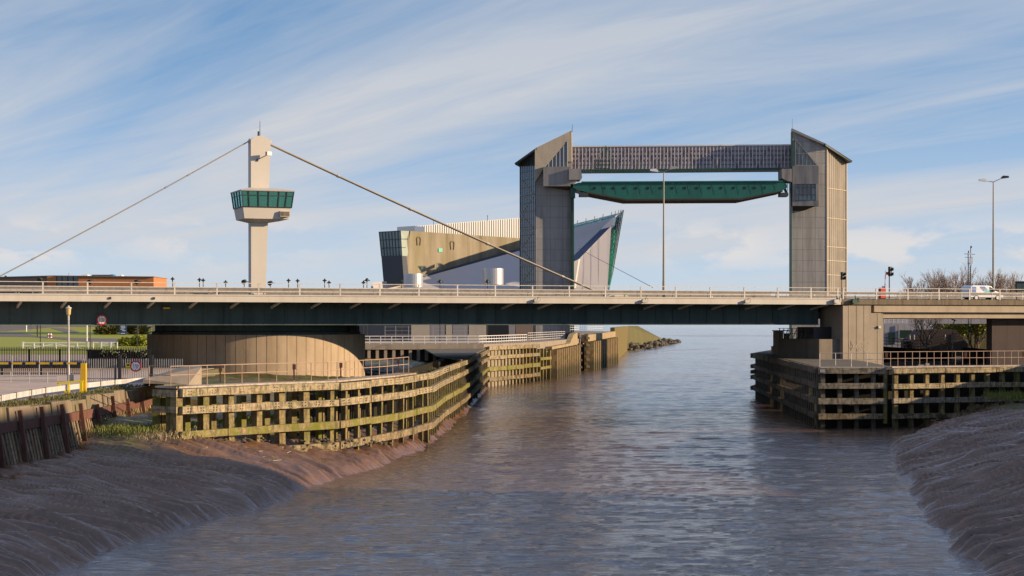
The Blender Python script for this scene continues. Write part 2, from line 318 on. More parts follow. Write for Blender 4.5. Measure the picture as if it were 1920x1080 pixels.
def water_material():
    m, t, b = newmat('brown_river_water'); p = geo_pos(t)
    n1 = Noise(t, Map(t, p, scale=(0.05, 0.02, 1)), 1.0, 4, 0.55)
    col = Mix(t, n1, (0.108, 0.070, 0.052), (0.150, 0.098, 0.073))
    t.links.new(col, b.inputs['Base Color'])
    calm = Noise(t, Map(t, p, scale=(0.035, 0.022, 1), loc=(3, 1, 0)), 1.0, 3, 0.5)
    b.inputs['Roughness'].default_value = 0.06
    b.inputs['IOR'].default_value = 1.33; b.inputs['Specular IOR Level'].default_value = 0.75
    c = Noise(t, Map(t, p, scale=(1.3, 2.1, 1), rot=(0, 0, R(-14))), 1.0, 5, 0.6, 0.6)
    h = Mth(t, 'MULTIPLY', c, Ramp(t, calm, [(0.35, 0.75), (0.62, 1.0)]))
    bump(t, b, h, 0.8, 0.14); return m
M['water'] = water_material()

# ------------------------------------------------------------------ mesh builder and tagging
BASE = {}
class MB:
    def __init__(s): s.v, s.f = [], []
    def add(s, vs, fs):
        o = len(s.v); s.v += [tuple(x) for x in vs]; s.f += [tuple(i + o for i in f) for f in fs]; return s
    def prism(s, pts, vec):
        pts = [Vector(p) for p in pts]; vec = Vector(vec); n = len(pts)
        return s.add(pts + [p + vec for p in pts], [tuple(range(n)), tuple(range(2 * n - 1, n - 1, -1))] + [(i, i + n, (i + 1) % n + n, (i + 1) % n) for i in range(n)])
    def box(s, c, d, rz=0.0):
        c = Vector(c); x, y, z = [q / 2 for q in d]; ca, sa = math.cos(rz), math.sin(rz)
        vs = []
        for dz in (-z, z):
            for dx, dy in ((-x, -y), (x, -y), (x, y), (-x, y)):
                vs.append(c + Vector((dx * ca - dy * sa, dx * sa + dy * ca, dz)))
        return s.add(vs, [(3, 2, 1, 0), (4, 5, 6, 7), (0, 1, 5, 4), (1, 2, 6, 5), (2, 3, 7, 6), (3, 0, 4, 7)])
    def beam(s, p0, p1, wd, ht, up=(0, 0, 1)):
        p0, p1 = Vector(p0), Vector(p1); d = (p1 - p0).normalized(); up = Vector(up)
        if abs(d.dot(up)) > 0.99: up = Vector((0, 1, 0))
        sx = d.cross(up).normalized() * wd / 2; uz = sx.cross(d).normalized() * ht / 2
        vs = [p + a for p in (p0, p1) for a in (-sx - uz, sx - uz, sx + uz, -sx + uz)]
        return s.add(vs, [(3, 2, 1, 0), (4, 5, 6, 7), (0, 1, 5, 4), (1, 2, 6, 5), (2, 3, 7, 6), (3, 0, 4, 7)])
    def tube(s, p0, p1, r0, r1=None, n=8, caps=True):
        p0, p1 = Vector(p0), Vector(p1); r1 = r0 if r1 is None else r1
        d = (p1 - p0).normalized(); a = Vector((0, 0, 1)) if abs(d.z) < 0.95 else Vector((1, 0, 0))
        x = d.cross(a).normalized(); y = d.cross(x)
        vs = [p + (x * math.cos(2 * math.pi * i / n) + y * math.sin(2 * math.pi * i / n)) * r for p, r in ((p0, r0), (p1, r1)) for i in range(n)]
        fs = [(i, (i + 1) % n, (i + 1) % n + n, i + n) for i in range(n)]
        if caps: fs += [tuple(range(n - 1, -1, -1)), tuple(range(n, 2 * n))]
        return s.add(vs, fs)
    def lathe(s, c, prof, n=24):
        c = Vector(c); vs = []
        for r, z in prof: vs += [c + Vector((r * math.cos(2 * math.pi * i / n), r * math.sin(2 * math.pi * i / n), z)) for i in range(n)]
        fs = [(j * n + i, j * n + (i + 1) % n, (j + 1) * n + (i + 1) % n, (j + 1) * n + i) for j in range(len(prof) - 1) for i in range(n)]
        fs += [tuple(range(n - 1, -1, -1)), tuple(range((len(prof) - 1) * n, len(prof) * n))]
        return s.add(vs, fs)
    def walls(s, plan, z0, tops):
        n = len(plan)
        vs = [(p[0], p[1], z0) for p in plan] + [(p[0], p[1], t) for p, t in zip(plan, tops)]
        return s.add(vs, [tuple(range(n - 1, -1, -1)), tuple(range(n, 2 * n))] + [(i, (i + 1) % n, (i + 1) % n + n, i + n) for i in range(n)])
    def build(s, name, mat, parent=None, smooth=False, recalc=True):
        off = BASE.get(parent.name, Vector((0, 0, 0))) if parent else Vector((0, 0, 0))
        me = bpy.data.meshes.new(name); me.from_pydata([tuple(Vector(q) - off) for q in s.v], [], s.f)
        if recalc:
            bm = bmesh.new(); bm.from_mesh(me); bmesh.ops.recalc_face_normals(bm, faces=bm.faces); bm.to_mesh(me); bm.free()
        me.materials.append(M[mat] if isinstance(mat, str) else mat)
        if smooth: me.polygons.foreach_set('use_smooth', [True] * len(me.polygons))
        o = bpy.data.objects.new(name, me); COL.objects.link(o)
        if parent: o.parent = parent; BASE[o.name] = off
        return o
def tag(o, label, cat, group=None, kind=None):
    if label: o['label'] = label
    if cat: o['category'] = cat
    if group: o['group'] = group
    if kind: o['kind'] = kind
    return o
def thing(name, label, cat, loc, group=None):
    o = bpy.data.objects.new(name, None); COL.objects.link(o); o.location = loc; o.empty_display_size = 0.3
    BASE[o.name] = Vector(loc); return tag(o, label, cat, group)
def structure(mb, name, mat, **k): return tag(mb.build(name, mat, **k), None, None, None, 'structure')
def kids(o): return [c for c in bpy.data.objects if c.parent == o]
def copy_tree(o, parent=None):
    c = o.copy(); COL.objects.link(c)
    if parent: c.parent = parent
    for ch in kids(o): copy_tree(ch, c)
    return c
def text(body, name, size, loc, rz, mat, parent, ext=0.004):
    cu = bpy.data.curves.new(name, 'FONT'); cu.body = body; cu.size = size; cu.align_x = 'CENTER'; cu.align_y = 'CENTER'; cu.extrude = ext
    cu.materials.append(M[mat]); tmp = bpy.data.objects.new(name + '_curve', cu); COL.objects.link(tmp); bpy.context.view_layer.update()
    me = bpy.data.meshes.new_from_object(tmp.evaluated_get(bpy.context.evaluated_depsgraph_get())); bpy.data.objects.remove(tmp)
    o = bpy.data.objects.new(name, me); COL.objects.link(o)
    o.rotation_euler = (R(90), 0, rz); o.location = Vector(loc) - BASE[parent.name]; o.parent = parent; BASE[o.name] = BASE[parent.name]
    return o

# numpy value noise
_rng = np.random.RandomState(3); _T = _rng.rand(256, 256)
def vnoise(x, y):
    xi = np.floor(x).astype(int); yi = np.floor(y).astype(int); fx = x - xi; fy = y - yi
    fx = fx * fx * (3 - 2 * fx); fy = fy * fy * (3 - 2 * fy)
    a = _T[xi % 256, yi % 256]; b = _T[(xi + 1) % 256, yi % 256]; c = _T[xi % 256, (yi + 1) % 256]; d = _T[(xi + 1) % 256, (yi + 1) % 256]
    return (a * (1 - fx) + b * fx) * (1 - fy) + (c * (1 - fx) + d * fx) * fy
def fbm(x, y, n=4, g=0.5):
    s = 0; a = 1; t = 0
    for i in range(n): s = s + a * vnoise(x * 2 ** i + 17 * i, y * 2 ** i + 31 * i); t += a; a *= g
    return s / t

# ------------------------------------------------------------------ bridge coordinates
BO = V(-879.4 / F * 158, 158.0, 0.0); BU = V(0.9342, 0.3566, 0); BN = V(-0.3566, 0.9342, 0); BAY = 3.823
BRZ = math.atan2(0.3566, 0.9342)
def B(s, off, z): return BO + BU * s + BN * off + V(0, 0, z)
DECK, WID = 11.5, 32.0
def obox(mb, s0, s1, o0, o1, z0, z1):
    return mb.prism([B(s0, o0, z0), B(s1, o0, z0), B(s1, o1, z0), B(s0, o1, z0)], (0, 0, z1 - z0))

# ================================================================== THE SETTING
structure(MB().prism([(-6000, -200, -3), (6000, -200, -3), (6000, 12000, -3), (-6000, 12000, -3)], (0, 0, 2.6)), 'water', 'water')
def rot(x, y, a): c_, s_ = math.cos(R(a)), math.sin(R(a)); return x * c_ + y * s_, -x * s_ + y * c_
def quad_mesh(name, X, Y, Z, mat, flip=False):
    ny, nd = X.shape; idx = np.arange(ny * nd).reshape(ny, nd)
    q = np.stack([idx[:-1, :-1], idx[:-1, 1:], idx[1:, 1:], idx[1:, :-1]], -1).reshape(-1, 4)
    if flip: q = q[:, ::-1]
    me = bpy.data.meshes.new(name); me.vertices.add(ny * nd); me.vertices.foreach_set('co', np.stack([X, Y, Z], -1).reshape(-1).astype(np.float32))
    nf = len(q); me.loops.add(nf * 4); me.loops.foreach_set('vertex_index', q.reshape(-1).astype(np.int32))
    me.polygons.add(nf); me.polygons.foreach_set('loop_start', (np.arange(nf) * 4).astype(np.int32))
    me.polygons.foreach_set('use_smooth', np.ones(nf, bool)); me.update(); me.validate(); me.materials.append(M[mat])
    o = bpy.data.objects.new(name, me); COL.objects.link(o); return o
def river():
    ys = [20.0]
    while ys[-1] < 2600: ys.append(ys[-1] + (0.6 if ys[-1] < 58 else ys[-1] * 0.0021))
    ys = np.array(ys); u = np.linspace(-1, 1, 361)
    wdt = np.maximum(ys * 0.36, 24.0)
    X = u[None, :] * wdt[:, None] + 4; Y = np.repeat(ys[:, None], len(u), 1)
    patch = 0.72 + 0.36 * fbm(X * 0.035, Y * 0.016 + 3, 3)
    Z = np.zeros_like(X)
    for lam, amp, ang, st in ((8.0, 0.012, 8, 2.0), (4.2, 0.020, -12, 2.2), (2.1, 0.027, 14, 2.4), (1.15, 0.030, -7, 2.4), (0.62, 0.021, 10, 2.2)):
        a_, b_ = rot(X, Y, ang); n = vnoise(a_ / (lam * st) + lam * 7, b_ / lam + 2.3)
        n2 = 1 - np.abs(2 * n - 1)
        fade = np.clip(lam / (Y * 0.0021 * 2.2), 0, 1)
        Z += amp * 2.1 * (n2 - 0.5) * fade
    return quad_mesh('water', X, Y, Z * patch, 'water', flip=False)
river()['kind'] = 'structure'


def bank(name, wl, side, dmax, ymax, rill, hfun):
    ys = [12.0]
    while ys[-1] < ymax: ys.append(ys[-1] + (0.35 if ys[-1] < 58 else ys[-1] * 0.0011))
    ys = np.array(ys); t = np.concatenate([np.arange(-1.5, 14, 0.11), np.arange(14, dmax, 0.35)])
    wx = np.interp(ys, [p[0] for p in wl], [p[1] for p in wl])
    wob = (fbm(ys * 0.28, ys * 0 + 3.3, 3) - 0.5) * 1.5 * np.clip((200 - ys) / 60, 0, 1)
    Y, D = np.meshgrid(ys, t, indexing='ij')
    X = (wx + wob)[:, None] + side * D
    Z, Gr = hfun(X, Y, D)
    c = Y + rill * X
    warp = (fbm(X * 0.12, Y * 0.12, 3) - 0.5) * 3.0
    k = np.clip(D / 0.8, 0, 1)
    rg = 1 - np.abs(2 * fbm(c * 0.7 + warp, D * 0.13 + 5, 2) - 1)
    r2 = np.abs(2 * fbm(c * 2.2 + warp * 1.8, D * 0.11 + 2, 2) - 1) * 1.6
    r3 = np.abs(2 * fbm(c * 4.6 + warp * 3, D * 0.18 + 9, 1) - 1) * 1.3
    Z = Z + k * ((rg - 0.6) * 0.55 + (r2 - 0.4) * 0.36 + (r3 - 0.4) * 0.20) * (1 - 0.5 * Gr) + (fbm(X * 0.2, Y * 0.2, 3) - 0.5) * 0.55 * k + (fbm(X * 1.1, Y * 0.9, 3) - 0.5) * 0.16 * k
    ny, nd = Y.shape
    me = bpy.data.meshes.new(name)
    idx = np.arange(ny * nd).reshape(ny, nd)
    q = np.stack([idx[:-1, :-1], idx[:-1, 1:], idx[1:, 1:], idx[1:, :-1]], -1).reshape(-1, 4)
    if side < 0: q = q[:, ::-1]
    q = q[:, ::-1]
    me.vertices.add(ny * nd); me.vertices.foreach_set('co', np.stack([X, Y, Z], -1).reshape(-1).astype(np.float32))
    nf = len(q); me.loops.add(nf * 4); me.loops.foreach_set('vertex_index', q.reshape(-1).astype(np.int32))
    me.polygons.add(nf); me.polygons.foreach_set('loop_start', (np.arange(nf) * 4).astype(np.int32))
    me.polygons.foreach_set('use_smooth', np.ones(nf, bool)); me.update(); me.validate()
    at = me.attributes.new('growth', 'FLOAT', 'POINT'); at.data.foreach_set('value', np.clip(Gr, 0, 1).reshape(-1).astype(np.float32))
    a2 = me.attributes.new('rill', 'FLOAT_VECTOR', 'POINT'); a2.data.foreach_set('vector', np.stack([c + warp, D, D * 0], -1).reshape(-1).astype(np.float32))
    me.materials.append(M['mud']); o = bpy.data.objects.new(name, me); COL.objects.link(o); o['kind'] = 'structure'; return o

WL_L = [(12, -18.5), (64, -16.2), (72, -15.5), (78.5, -14.5), (85, -12.6), (94, -11.4), (99.7, -10.6), (111, -8.4), (122, -7.4), (131, -6.0), (150, -5.5), (176, -4.5), (250, -3.2), (262, -1.0), (281, 4.3), (300, 6)]
FEND = [(335, 729.5), (500, 722.4), (630, 718), (740, 708), (804, 699.4), (829, 689), (868, 676), (913.6, 654.6)]
def fp(x, y, z=5.26):
    p = G(x, y, z); return V(p.x, p.y, 0)
FPTS = [fp(*q) for q in FEND]; FPTS[-1] = V(-3.44, 252, 0)
_fy = [p.y for p in FPTS]; _fx = [p.x for p in FPTS]
def hl(X, Y, D):
    z = 2.55 * (1 - np.exp(-np.maximum(D, 0) / 7.0)) + 0.55 * np.clip((D - 5.5) / 3, 0, 1) * np.clip((Y - 97) / 5, 0, 1) + np.minimum(D, 0) * 0.35 - 0.02
    fx = np.interp(Y, [98, 101.9] + _fy, [-22, -19.6] + _fx)
    z = z - 0.35 * np.clip((D - 3) / 5, 0, 1) * np.clip((101 - Y) / 6, 0, 1)
    inl = np.clip((fx - 1.0 - X) / 3.0, 0, 1) * np.clip((Y - 101) / 3, 0, 1)
    z = z + inl * (0.25 + 0.9 * np.clip((Y - 104) / 60, 0, 1))
    gr = inl * np.clip((fx - X - 1.2) / 2, 0, 1)
    gx = np.exp(-(((X + 21.6) / 1.9) ** 2 + ((Y - 104.0) / 5.0) ** 2)); gr = np.maximum(gr, gx * 1.4); z = z + gx * 0.45
    return z, gr
bank('mud_bank', WL_L, -1, 34, 249.3, 0.25, hl)
WL_R = [(12, 14.5), (64, 16.8), (72, 17.6), (80.5, 18.7), (91, 20.0), (102, 22.6), (111, 23.2), (125, 25.8), (134, 28.2), (140, 30.5), (146, 33.0), (153, 34.5), (185, 36.5)]
def hr(X, Y, D):
    z = 2.8 * (1 - np.exp(-np.maximum(D, 0) / 9.5)) + np.minimum(D, 0) * 0.35 - 0.02
    z = z + 0.5 * np.exp(-(((X - 27) / 2.5) ** 2 + ((Y - 88) / 9) ** 2)) * np.clip(D / 3, 0, 1)
    gr = np.clip((X - 40.0) / 1.5, 0, 1) * np.clip((Y - 146) / 3, 0, 1)
    return z + gr * 0.25, gr
bank('mud_bank', WL_R, 1, 30, 182, -0.3, hr)

# land west (left) of the river, at yard level, then the quay beyond the bridge
ZL = 4.75
structure(MB().prism([(-900, -50, -1), (-27, -50, -1), (-25.9, 86.5, -1), (-24.6, 99, -1), (-24.2, 118, -1), (-24.6, 128, -1), (-27, 150, -1), (-27, 249.8, -1), (-27, 3500, -1), (-900, 3500, -1)], (0, 0, ZL + 1)), 'ground', 'ground')
structure(MB().prism([(-26.99, 247.4, -1), (-3.9, 252.2, -1), (-2.9, 254.5, -1), (4.0, 282, -1), (5.6, 292, -1), (11.4, 335, -1), (13.4, 342, -1), (22.2, 410, -1), (37.2, 595, -1), (10, 760, -1), (-26.99, 900, -1)], (0, 0, 7.0)), 'quay', 'oldconc')
structure(MB().prism([(64, -60, -1), (900, -60, -1), (2500, 3000, -1), (800, 3000, -1), (90, 420, -1), (56, 330, -1), (44, 196, -1), (44.5, 181.5, -1), (64, 181.5, -1), (64.0, 60, -1)], (0, 0, 5.4)), 'ground', 'ground')
def sheet(name, pts, mat, z):
    return structure(MB().prism([(p[0], p[1], z - 0.03) for p in pts], (0, 0, 0.03)), name, mat)
structure(MB().prism([(-27, 285, 2), (-27, 285, 4.77), (-27, 460, 8.72), (-27, 3500, 8.72), (-27, 3500, 2)], (-900, 0, 0)), 'ground', 'ground')
def GS(x, y, up=0.0):
    Z = F * 10.683 / (y - HY + 76.74); Z = max(Z, 285) if y < 655 else F * 4.25 / (y - HY); z = 4.75 + max(0, Z - 285) * 0.02257
    return V((x - CX) / F * Z, Z, z + up)
def slope_sheet(name, pts, mat, up): return structure(MB().prism([GS(*p, up) for p in pts], (0, 0, -0.03)), name, mat)
# yard, lawns and roads on the left, seen under the bridge
sheet('yard', [(-80, 84), (-26.4, 88), (-25.3, 99), (-24.9, 117), (-25, 128), (-27.6, 150), (-27.6, 168), (-80, 168)], 'yard', ZL + 0.035)
slope_sheet('lawn', [(-60, 609.5), (285, 609.5), (285, 654.9), (-60, 654.9)], 'lawn', .05)
sheet('lawn', [(-100, 240), (-27.5, 240), (-27.5, 284.8), (-100, 284.8)], 'lawn', ZL + .03)
sheet('road', [(-100, 172), (-27.5, 172), (-27.5, 239.9), (-100, 239.9)], 'yard', ZL + .03)
slope_sheet('road', [(-60, 625), (40, 625.5), (75, 631), (140, 634.5), (240, 636), (280, 637), (280, 644), (180, 642.5), (110, 637), (60, 632.5), (-60, 630.5)], 'tarmac', .09)
slope_sheet('path', [(95, 616), (118, 615.8), (150, 623), (140, 625), (122, 623.5)], 'tarmac', .09)
slope_sheet('road', [(-60, 621.5), (15, 621.5), (50, 619), (92, 615), (140, 613.5), (285, 612.8), (285, 611), (-60, 611)], 'tarmac', .09)
# mud flats showing in the estuary
def flat(name, pts): return structure(MB().prism([(p[0], p[1], -0.3) for p in pts], (0, 0, 0.34)), name, 'mud')
def gw(x, y): p = G(x, y, 0); return (p.x, p.y)
flat('mud_flat', [gw(1240, 629.5), gw(1330, 631.8), gw(1420, 630.5), gw(1460, 631.5), gw(1475, 629), gw(1390, 627.4), gw(1300, 628)])
flat('mud_flat', [gw(1150, 679), gw(1163, 672), gw(1196, 664), gw(1260, 657.5), gw(1345, 653.6), gw(1350, 653), gw(1255, 655.8), gw(1215, 657), gw(1195, 652), gw(1215, 643), gw(1180, 642), gw(1165, 650), gw(1150, 668)])

# ================================================================== SWING BRIDGE
S0, S1 = -30.0, 79.9
br = thing('swing_bridge', 'long cream edged road bridge with dark green girder crossing the river', 'bridge', B(22.6, 16, 8.0))
mb = MB(); obox(mb, S0, S1, 0.3, WID - 0.3, 11.0, 11.4); mb.build('road_deck', 'asphalt', br)
for o in (0.0, WID):
    mb = MB(); obox(mb, S0, S1, o - 0.1, o + 0.1, 10.86, 11.42); obox(mb, S0, S1, o - 0.16, o + 0.16, 11.42, 11.53); mb.build('edge_beam', 'cream', br)
mb = MB(); obox(mb, S0, S1 - 0.4, 0.1, 3.55, 10.93, 10.998); obox(mb, S0, S1 - 0.4, WID - 3.55, WID - 0.1, 10.93, 10.998); mb.build('soffit', 'soffit', br)
mb = MB(); obox(mb, S0, S1 - 0.5, 3.56, WID - 3.56, 8.83, 10.99)
for k in range(-8, 20):
    for j in (0.0, 0.5): obox(mb, (k + 0.35 + j) * BAY, (k + 0.35 + j) * BAY + 0.05, 3.5, 3.56, 8.86, 10.9)
obox(mb, S0, S1 - 0.5, 3.40, WID - 3.4, 8.77, 8.83); gd = mb.build('box_girder', 'girder', br)
for k in range(-7, 21):
    s = k * BAY + 1.9
    for a, b_, c in ((0.12, 3.55, 1), (WID - 0.12, WID - 3.55, 1)):
        m_ = MB(); m_.prism([B(s, a, 10.92), B(s, b_, 10.50), B(s, b_, 10.30), B(s, a, 10.80)], BU * 0.2); m_.build('bracket', 'bracket', br)
def railing_run(name, s0, s1, off, ks, root, zbase=11.53):
    m_ = MB()
    for z, h, d in ((12.57, 0.055, 0.06), (12.18, 0.06, 0.05), (11.83, 0.07, 0.05)):
        m_.beam(B(s0, off, z), B(s1, off, z), d, h)
    r = m_.build(name, 'rail', root)
    for s in ks:
        p_ = MB(); p_.box(B(s, off + 0.05, (zbase + 12.6) / 2), (0.13, 0.12, 12.6 - zbase), BRZ); p_.build('railing_post', 'rail', r)
    return r
railing_run('railing', S0, S1, 0.02, [k * BAY for k in range(-7, 21)] + [79.6], br)
railing_run('railing', S0, S1, WID - 0.02, [k * BAY for k in range(-7, 21)], br)
def crash(s0, s1, off, root, n):
    m_ = MB()
    for z in (12.03, 12.17): m_.beam(B(s0, off, z), B(s1, off, z), 0.06, 0.11)
    m_.beam(B(s0, off + 0.03, 12.1), B(s1, off + 0.03, 12.1), 0.02, 0.2)
    c = m_.build('crash_barrier', 'crash', root)
    for i in range(n):
        s = s0 + (s1 - s0) * (i + 0.5) / n
        p_ = MB(); p_.box(B(s, off + 0.1, 11.77), (0.09, 0.11, 0.74), BRZ); p_.box(B(s, off + 0.12, 12.1), (0.3, 0.2, 0.26), BRZ); p_.build('barrier_post', 'crash', c)
for o in (2.8, 14.6, WID - 14.6, WID - 2.8): crash(S0, S1, o, br, 28)
def fasc_box(px):   # station on the near edge seen at a photo column
    r_ = (px - CX) / F; return (BO.x - r_ * BO.y) / (r_ * BU.y - BU.x)
for px in (206, 288):
    s = fasc_box(px); m_ = MB(); m_.box(B(s, -0.16, 11.17), (0.19, 0.12, 0.19), BRZ); m_.build('junction_box', 'dark', br)
for px in (1006, 1208, 1400):
    s = fasc_box(px); m_ = MB()
    m_.box(B(s - 0.2, -0.35, 11.13), (0.42, 0.3, 0.24), BRZ); m_.beam(B(s - 0.2, -0.35, 11.2), B(s - 0.2, 0, 11.35), 0.05, 0.05)
    q = m_.build('navigation_lamp', 'galv', br)
    m_ = MB()
    for i in range(12):
        a0, a1 = i * math.pi / 6, (i + 1) * math.pi / 6
        m_.tube(B(s + 0.15 + 0.16 * math.cos(a0), -0.2, 11.22 + 0.24 * math.sin(a0)), B(s + 0.15 + 0.16 * math.cos(a1), -0.2, 11.22 + 0.24 * math.sin(a1)), 0.014, n=5)
    m_.build('cable_loop', 'dark', q)
s = fasc_box(325); m_ = MB(); m_.box(B(s, 3.42, 10.32), (0.62, 0.12, 0.16), BRZ); m_.build('warning_plate', 'yellow', br)
# stay cables
def cable(p0, p1, r, nm, cols):
    m_ = MB(); n = 14; pts = []
    for i in range(n + 1):
        t = i / n; p = p0.lerp(p1, t); p.z -= 4 * t * (1 - t) * 0.18; pts.append(p)
    for a, b_ in zip(pts, pts[1:]): m_.tube(a, b_, r, n=8, caps=False)
    c = m_.build(nm, 'cable', br, smooth=True)
    for t in cols:
        p = p0.lerp(p1, t); p.z -= 4 * t * (1 - t) * 0.18; d = (p1 - p0).normalized()
        k = MB(); k.tube(p - d * 0.16, p + d * 0.16, r * 1.45, n=8); k.build('cable_clamp', 'galv', c)
TS = 22.6
for do in (-0.17, 0.17):
    cable(B(TS + 0.7, 16 + do, 27.1), B(61.7, 16 + do, 11.5), 0.088, 'stay_cable', (0.2, 0.4, 0.62, 0.84))
    cable(B(TS - 0.8, 16 + do, 27.1), B(-5.7, 16 + do, 11.5), 0.055, 'stay_cable', (0.22, 0.3, 0.52, 0.76))
m_ = MB(); m_.prism([B(59.2, 15.4, 11.4), B(63, 15.4, 11.4), B(63, 15.4, 11.9), B(61.6, 15.4, 12.2)], BN * 1.2); m_.build('cable_anchor', 'cream', br)
m_ = MB(); m_.prism([B(-4.2, 15.4, 11.4), B(-7.5, 15.4, 11.4), B(-7.5, 15.4, 11.9), B(-6, 15.4, 12.2)], BN * 1.2); m_.build('cable_anchor', 'cream', br)

# ---- round pier under the pivot
C0 = B(TS, 16, 0)
dr = thing('bridge_pier', 'round drum pier of vertical concrete panels under the bridge pivot', 'pier', (C0.x, C0.y, 1.0))
mb = MB(); mb.lathe(C0, [(10.66, 1.0), (10.66, 7.8)], 96); mb.build('core', 'joint', dr)
mb = MB(); NP = 70
for i in range(NP):
    a0 = 2 * math.pi * i / NP + 0.0022; a1 = 2 * math.pi * (i + 1) / NP - 0.0022
    ri, ro = 10.6, 10.76; am = (a0 + a1) / 2
    pl_ = [(ri * math.cos(a0), ri * math.sin(a0)), (ro * math.cos(a0), ro * math.sin(a0)), (ro * math.cos(am), ro * math.sin(am)), (ro * math.cos(a1), ro * math.sin(a1)), (ri * math.cos(a1), ri * math.sin(a1))]
    mb.prism([(C0.x + x, C0.y + y, 1.0) for x, y in pl_], (0, 0, 6.85))
mb.build('panel_wall', 'drum', dr)
mb = MB(); mb.lathe(C0, [(10.3, 7.81), (10.3, 8.1), (10.0, 8.2), (10.0, 8.76)], 72); mb.build('shaded_slewing_ring', 'girder', dr)  # swing gear ring, dark to stand for the shadow over the drum top
mb = MB(); mb.box(C0 + V(9.9, -3.0, 8.3), (1.0, 0.8, 0.75), 0.3); mb.box(C0 + V(10.3, -3.4, 8.35), (0.18, 0.18, 0.6)); mb.build('drive_unit', 'dark', dr)

# ---- height sign on the girder, and the same sign on the yard gate
def height_sign(c, rz, r, label, mount):
    t_ = thing('height_sign', label, 'road sign', c, 'height limit signs'); c = Vector(c)
    n = V(math.sin(rz), -math.cos(rz), 0)
    m_ = MB(); m_.tube(c, c + n * 0.03, r, n=32); m_.build('red_ring', 'signred', t_)
    m_ = MB(); m_.tube(c + n * 0.03, c + n * 0.036, r * 0.76, n=32); m_.build('white_disc', 'signwhite', t_)
    u_ = V(math.cos(rz), math.sin(rz), 0)
    text('3.4m', 'sign_text', r * 0.58, c + n * 0.042 + V(0, 0, r * 0.17), rz, 'black', t_)
    text('11\'0"', 'sign_text', r * 0.54, c + n * 0.042 - V(0, 0, r * 0.28), rz, 'black', t_)
    m_ = MB()
    for sg in (1, -1):
        q = c + n * 0.037 + V(0, 0, sg * r * 0.66)
        m_.prism([q + u_ * r * 0.14 + V(0, 0, sg * r * 0.07), q - u_ * r * 0.14 + V(0, 0, sg * r * 0.07), q - V(0, 0, sg * r * 0.1)], n * 0.006)
    m_.build('arrow', 'black', t_)
    if mount:
        m_ = MB(); m_.box(c - n * 0.03, (r * 1.7, 0.04, r * 1.5), rz); m_.build('mounting_plate', 'dark', t_)
    else:
        m_ = MB(); m_.box(c - n * 0.012 , (r * 1.9, 0.02, r * 1.9), rz); m_.build('backing_plate', 'girder', t_)
    return t_
s = fasc_box(191); q = B(s, 3.3, 0)
sg_s = None
for ds in np.linspace(-8, 8, 400):      # station where the girder face shows at column 191
    p = B(s + ds, 3.3, 0)
    if abs(p.x / p.y * F + CX - 191) < 1.0: sg_s = s + ds; break
p = B(sg_s, 3.3, 0)
height_sign((p.x, p.y, EYE - (600.5 - HY) / F * p.y + 0.04), BRZ, 0.46, 'round red height limit sign on the dark bridge girder', False)

# ---- control tower
ct = thing('control_tower', 'tall cream bridge control tower with green glazed lookout cabin', 'tower', B(TS, 16, 11.4))
def TB(a, b_, z): return B(TS + a, 16 + b_, z)
mb = MB()
def frustum(mb, z0, z1, ua0, ub0, ua1, ub1, d0, d1):
    mb.add([TB(ua0, -d0, z0), TB(ub0, -d0, z0), TB(ub0, d0, z0), TB(ua0, d0, z0), TB(ua1, -d1, z1), TB(ub1, -d1, z1), TB(ub1, d1, z1), TB(ua1, d1, z1)],
           [(3, 2, 1, 0), (4, 5, 6, 7), (0, 1, 5, 4), (1, 2, 6, 5), (2, 3, 7, 6), (3, 0, 4, 7)])
frustum(mb, 11.41, 27.2, -0.72, 0.72, -0.75, 1.25, 0.6, 0.62)
sh = mb.build('shaft', 'tower_cream', ct)
mb = MB(); arc = [TB(-0.75 + 2.0 * i / 10, -0.62, 27.2 + 0.42 * math.sin(math.pi * i / 10)) for i in range(11)]
mb.prism(arc, BN * 1.24); mb.prism([TB(-0.95, -0.3, 27.05), TB(-0.75, -0.3, 27.35), TB(-0.75, -0.3, 26.9)], BN * 0.6); mb.prism([TB(1.48, -0.3, 27.05), TB(1.25, -0.3, 27.35), TB(1.25, -0.3, 26.9)], BN * 0.6); mb.build('cable_saddle', 'tower_cream', ct)
mb = MB(); mb.tube(TB(0.3, 0, 27.6), TB(0.3, 0, 29.15), 0.035, 0.02); mb.tube(TB(0.15, 0, 27.55), TB(0.15, 0, 28.1), 0.09); mb.build('antenna', 'dark', ct)
UC = 0.55    # cabin centre along the bridge
mb = MB()
def cab(z, hu, hn): return [TB(UC - hu, -hn, z), TB(UC + hu, -hn, z), TB(UC + hu, hn, z), TB(UC - hu, hn, z)]
def loft(mb, a, b_): mb.add(a + b_, [(3, 2, 1, 0), (4, 5, 6, 7), (0, 1, 5, 4), (1, 2, 6, 5), (2, 3, 7, 6), (3, 0, 4, 7)])
loft(mb, cab(19.28, 2.24, 1.95), cab(20.38, 2.42, 2.12)); cabin = mb.build('cabin', 'tower_cream', ct)
mb = MB(); loft(mb, [TB(-0.75, -0.64, 18.95), TB(0.98, -0.64, 18.95), TB(0.98, 0.64, 18.95), TB(-0.75, 0.64, 18.95)], cab(19.277, 2.22, 1.93)); mb.build('cabin_underside', 'tower_cream', ct)
mb = MB(); loft(mb, cab(20.383, 2.49, 2.2), cab(20.47, 2.5, 2.21)); mb.build('sill', 'dark', ct)
zb, zt = 20.473, 21.98
lo, hi = cab(zb, 2.44, 2.14), cab(zt, 2.62, 2.36)
fracs = {0: (0, .13, .32, .52, .72, .87, 1), 1: (0, .25, .5, .75, 1), 2: (0, .2, .4, .6, .8, 1), 3: (0, .25, .5, .75, 1)}
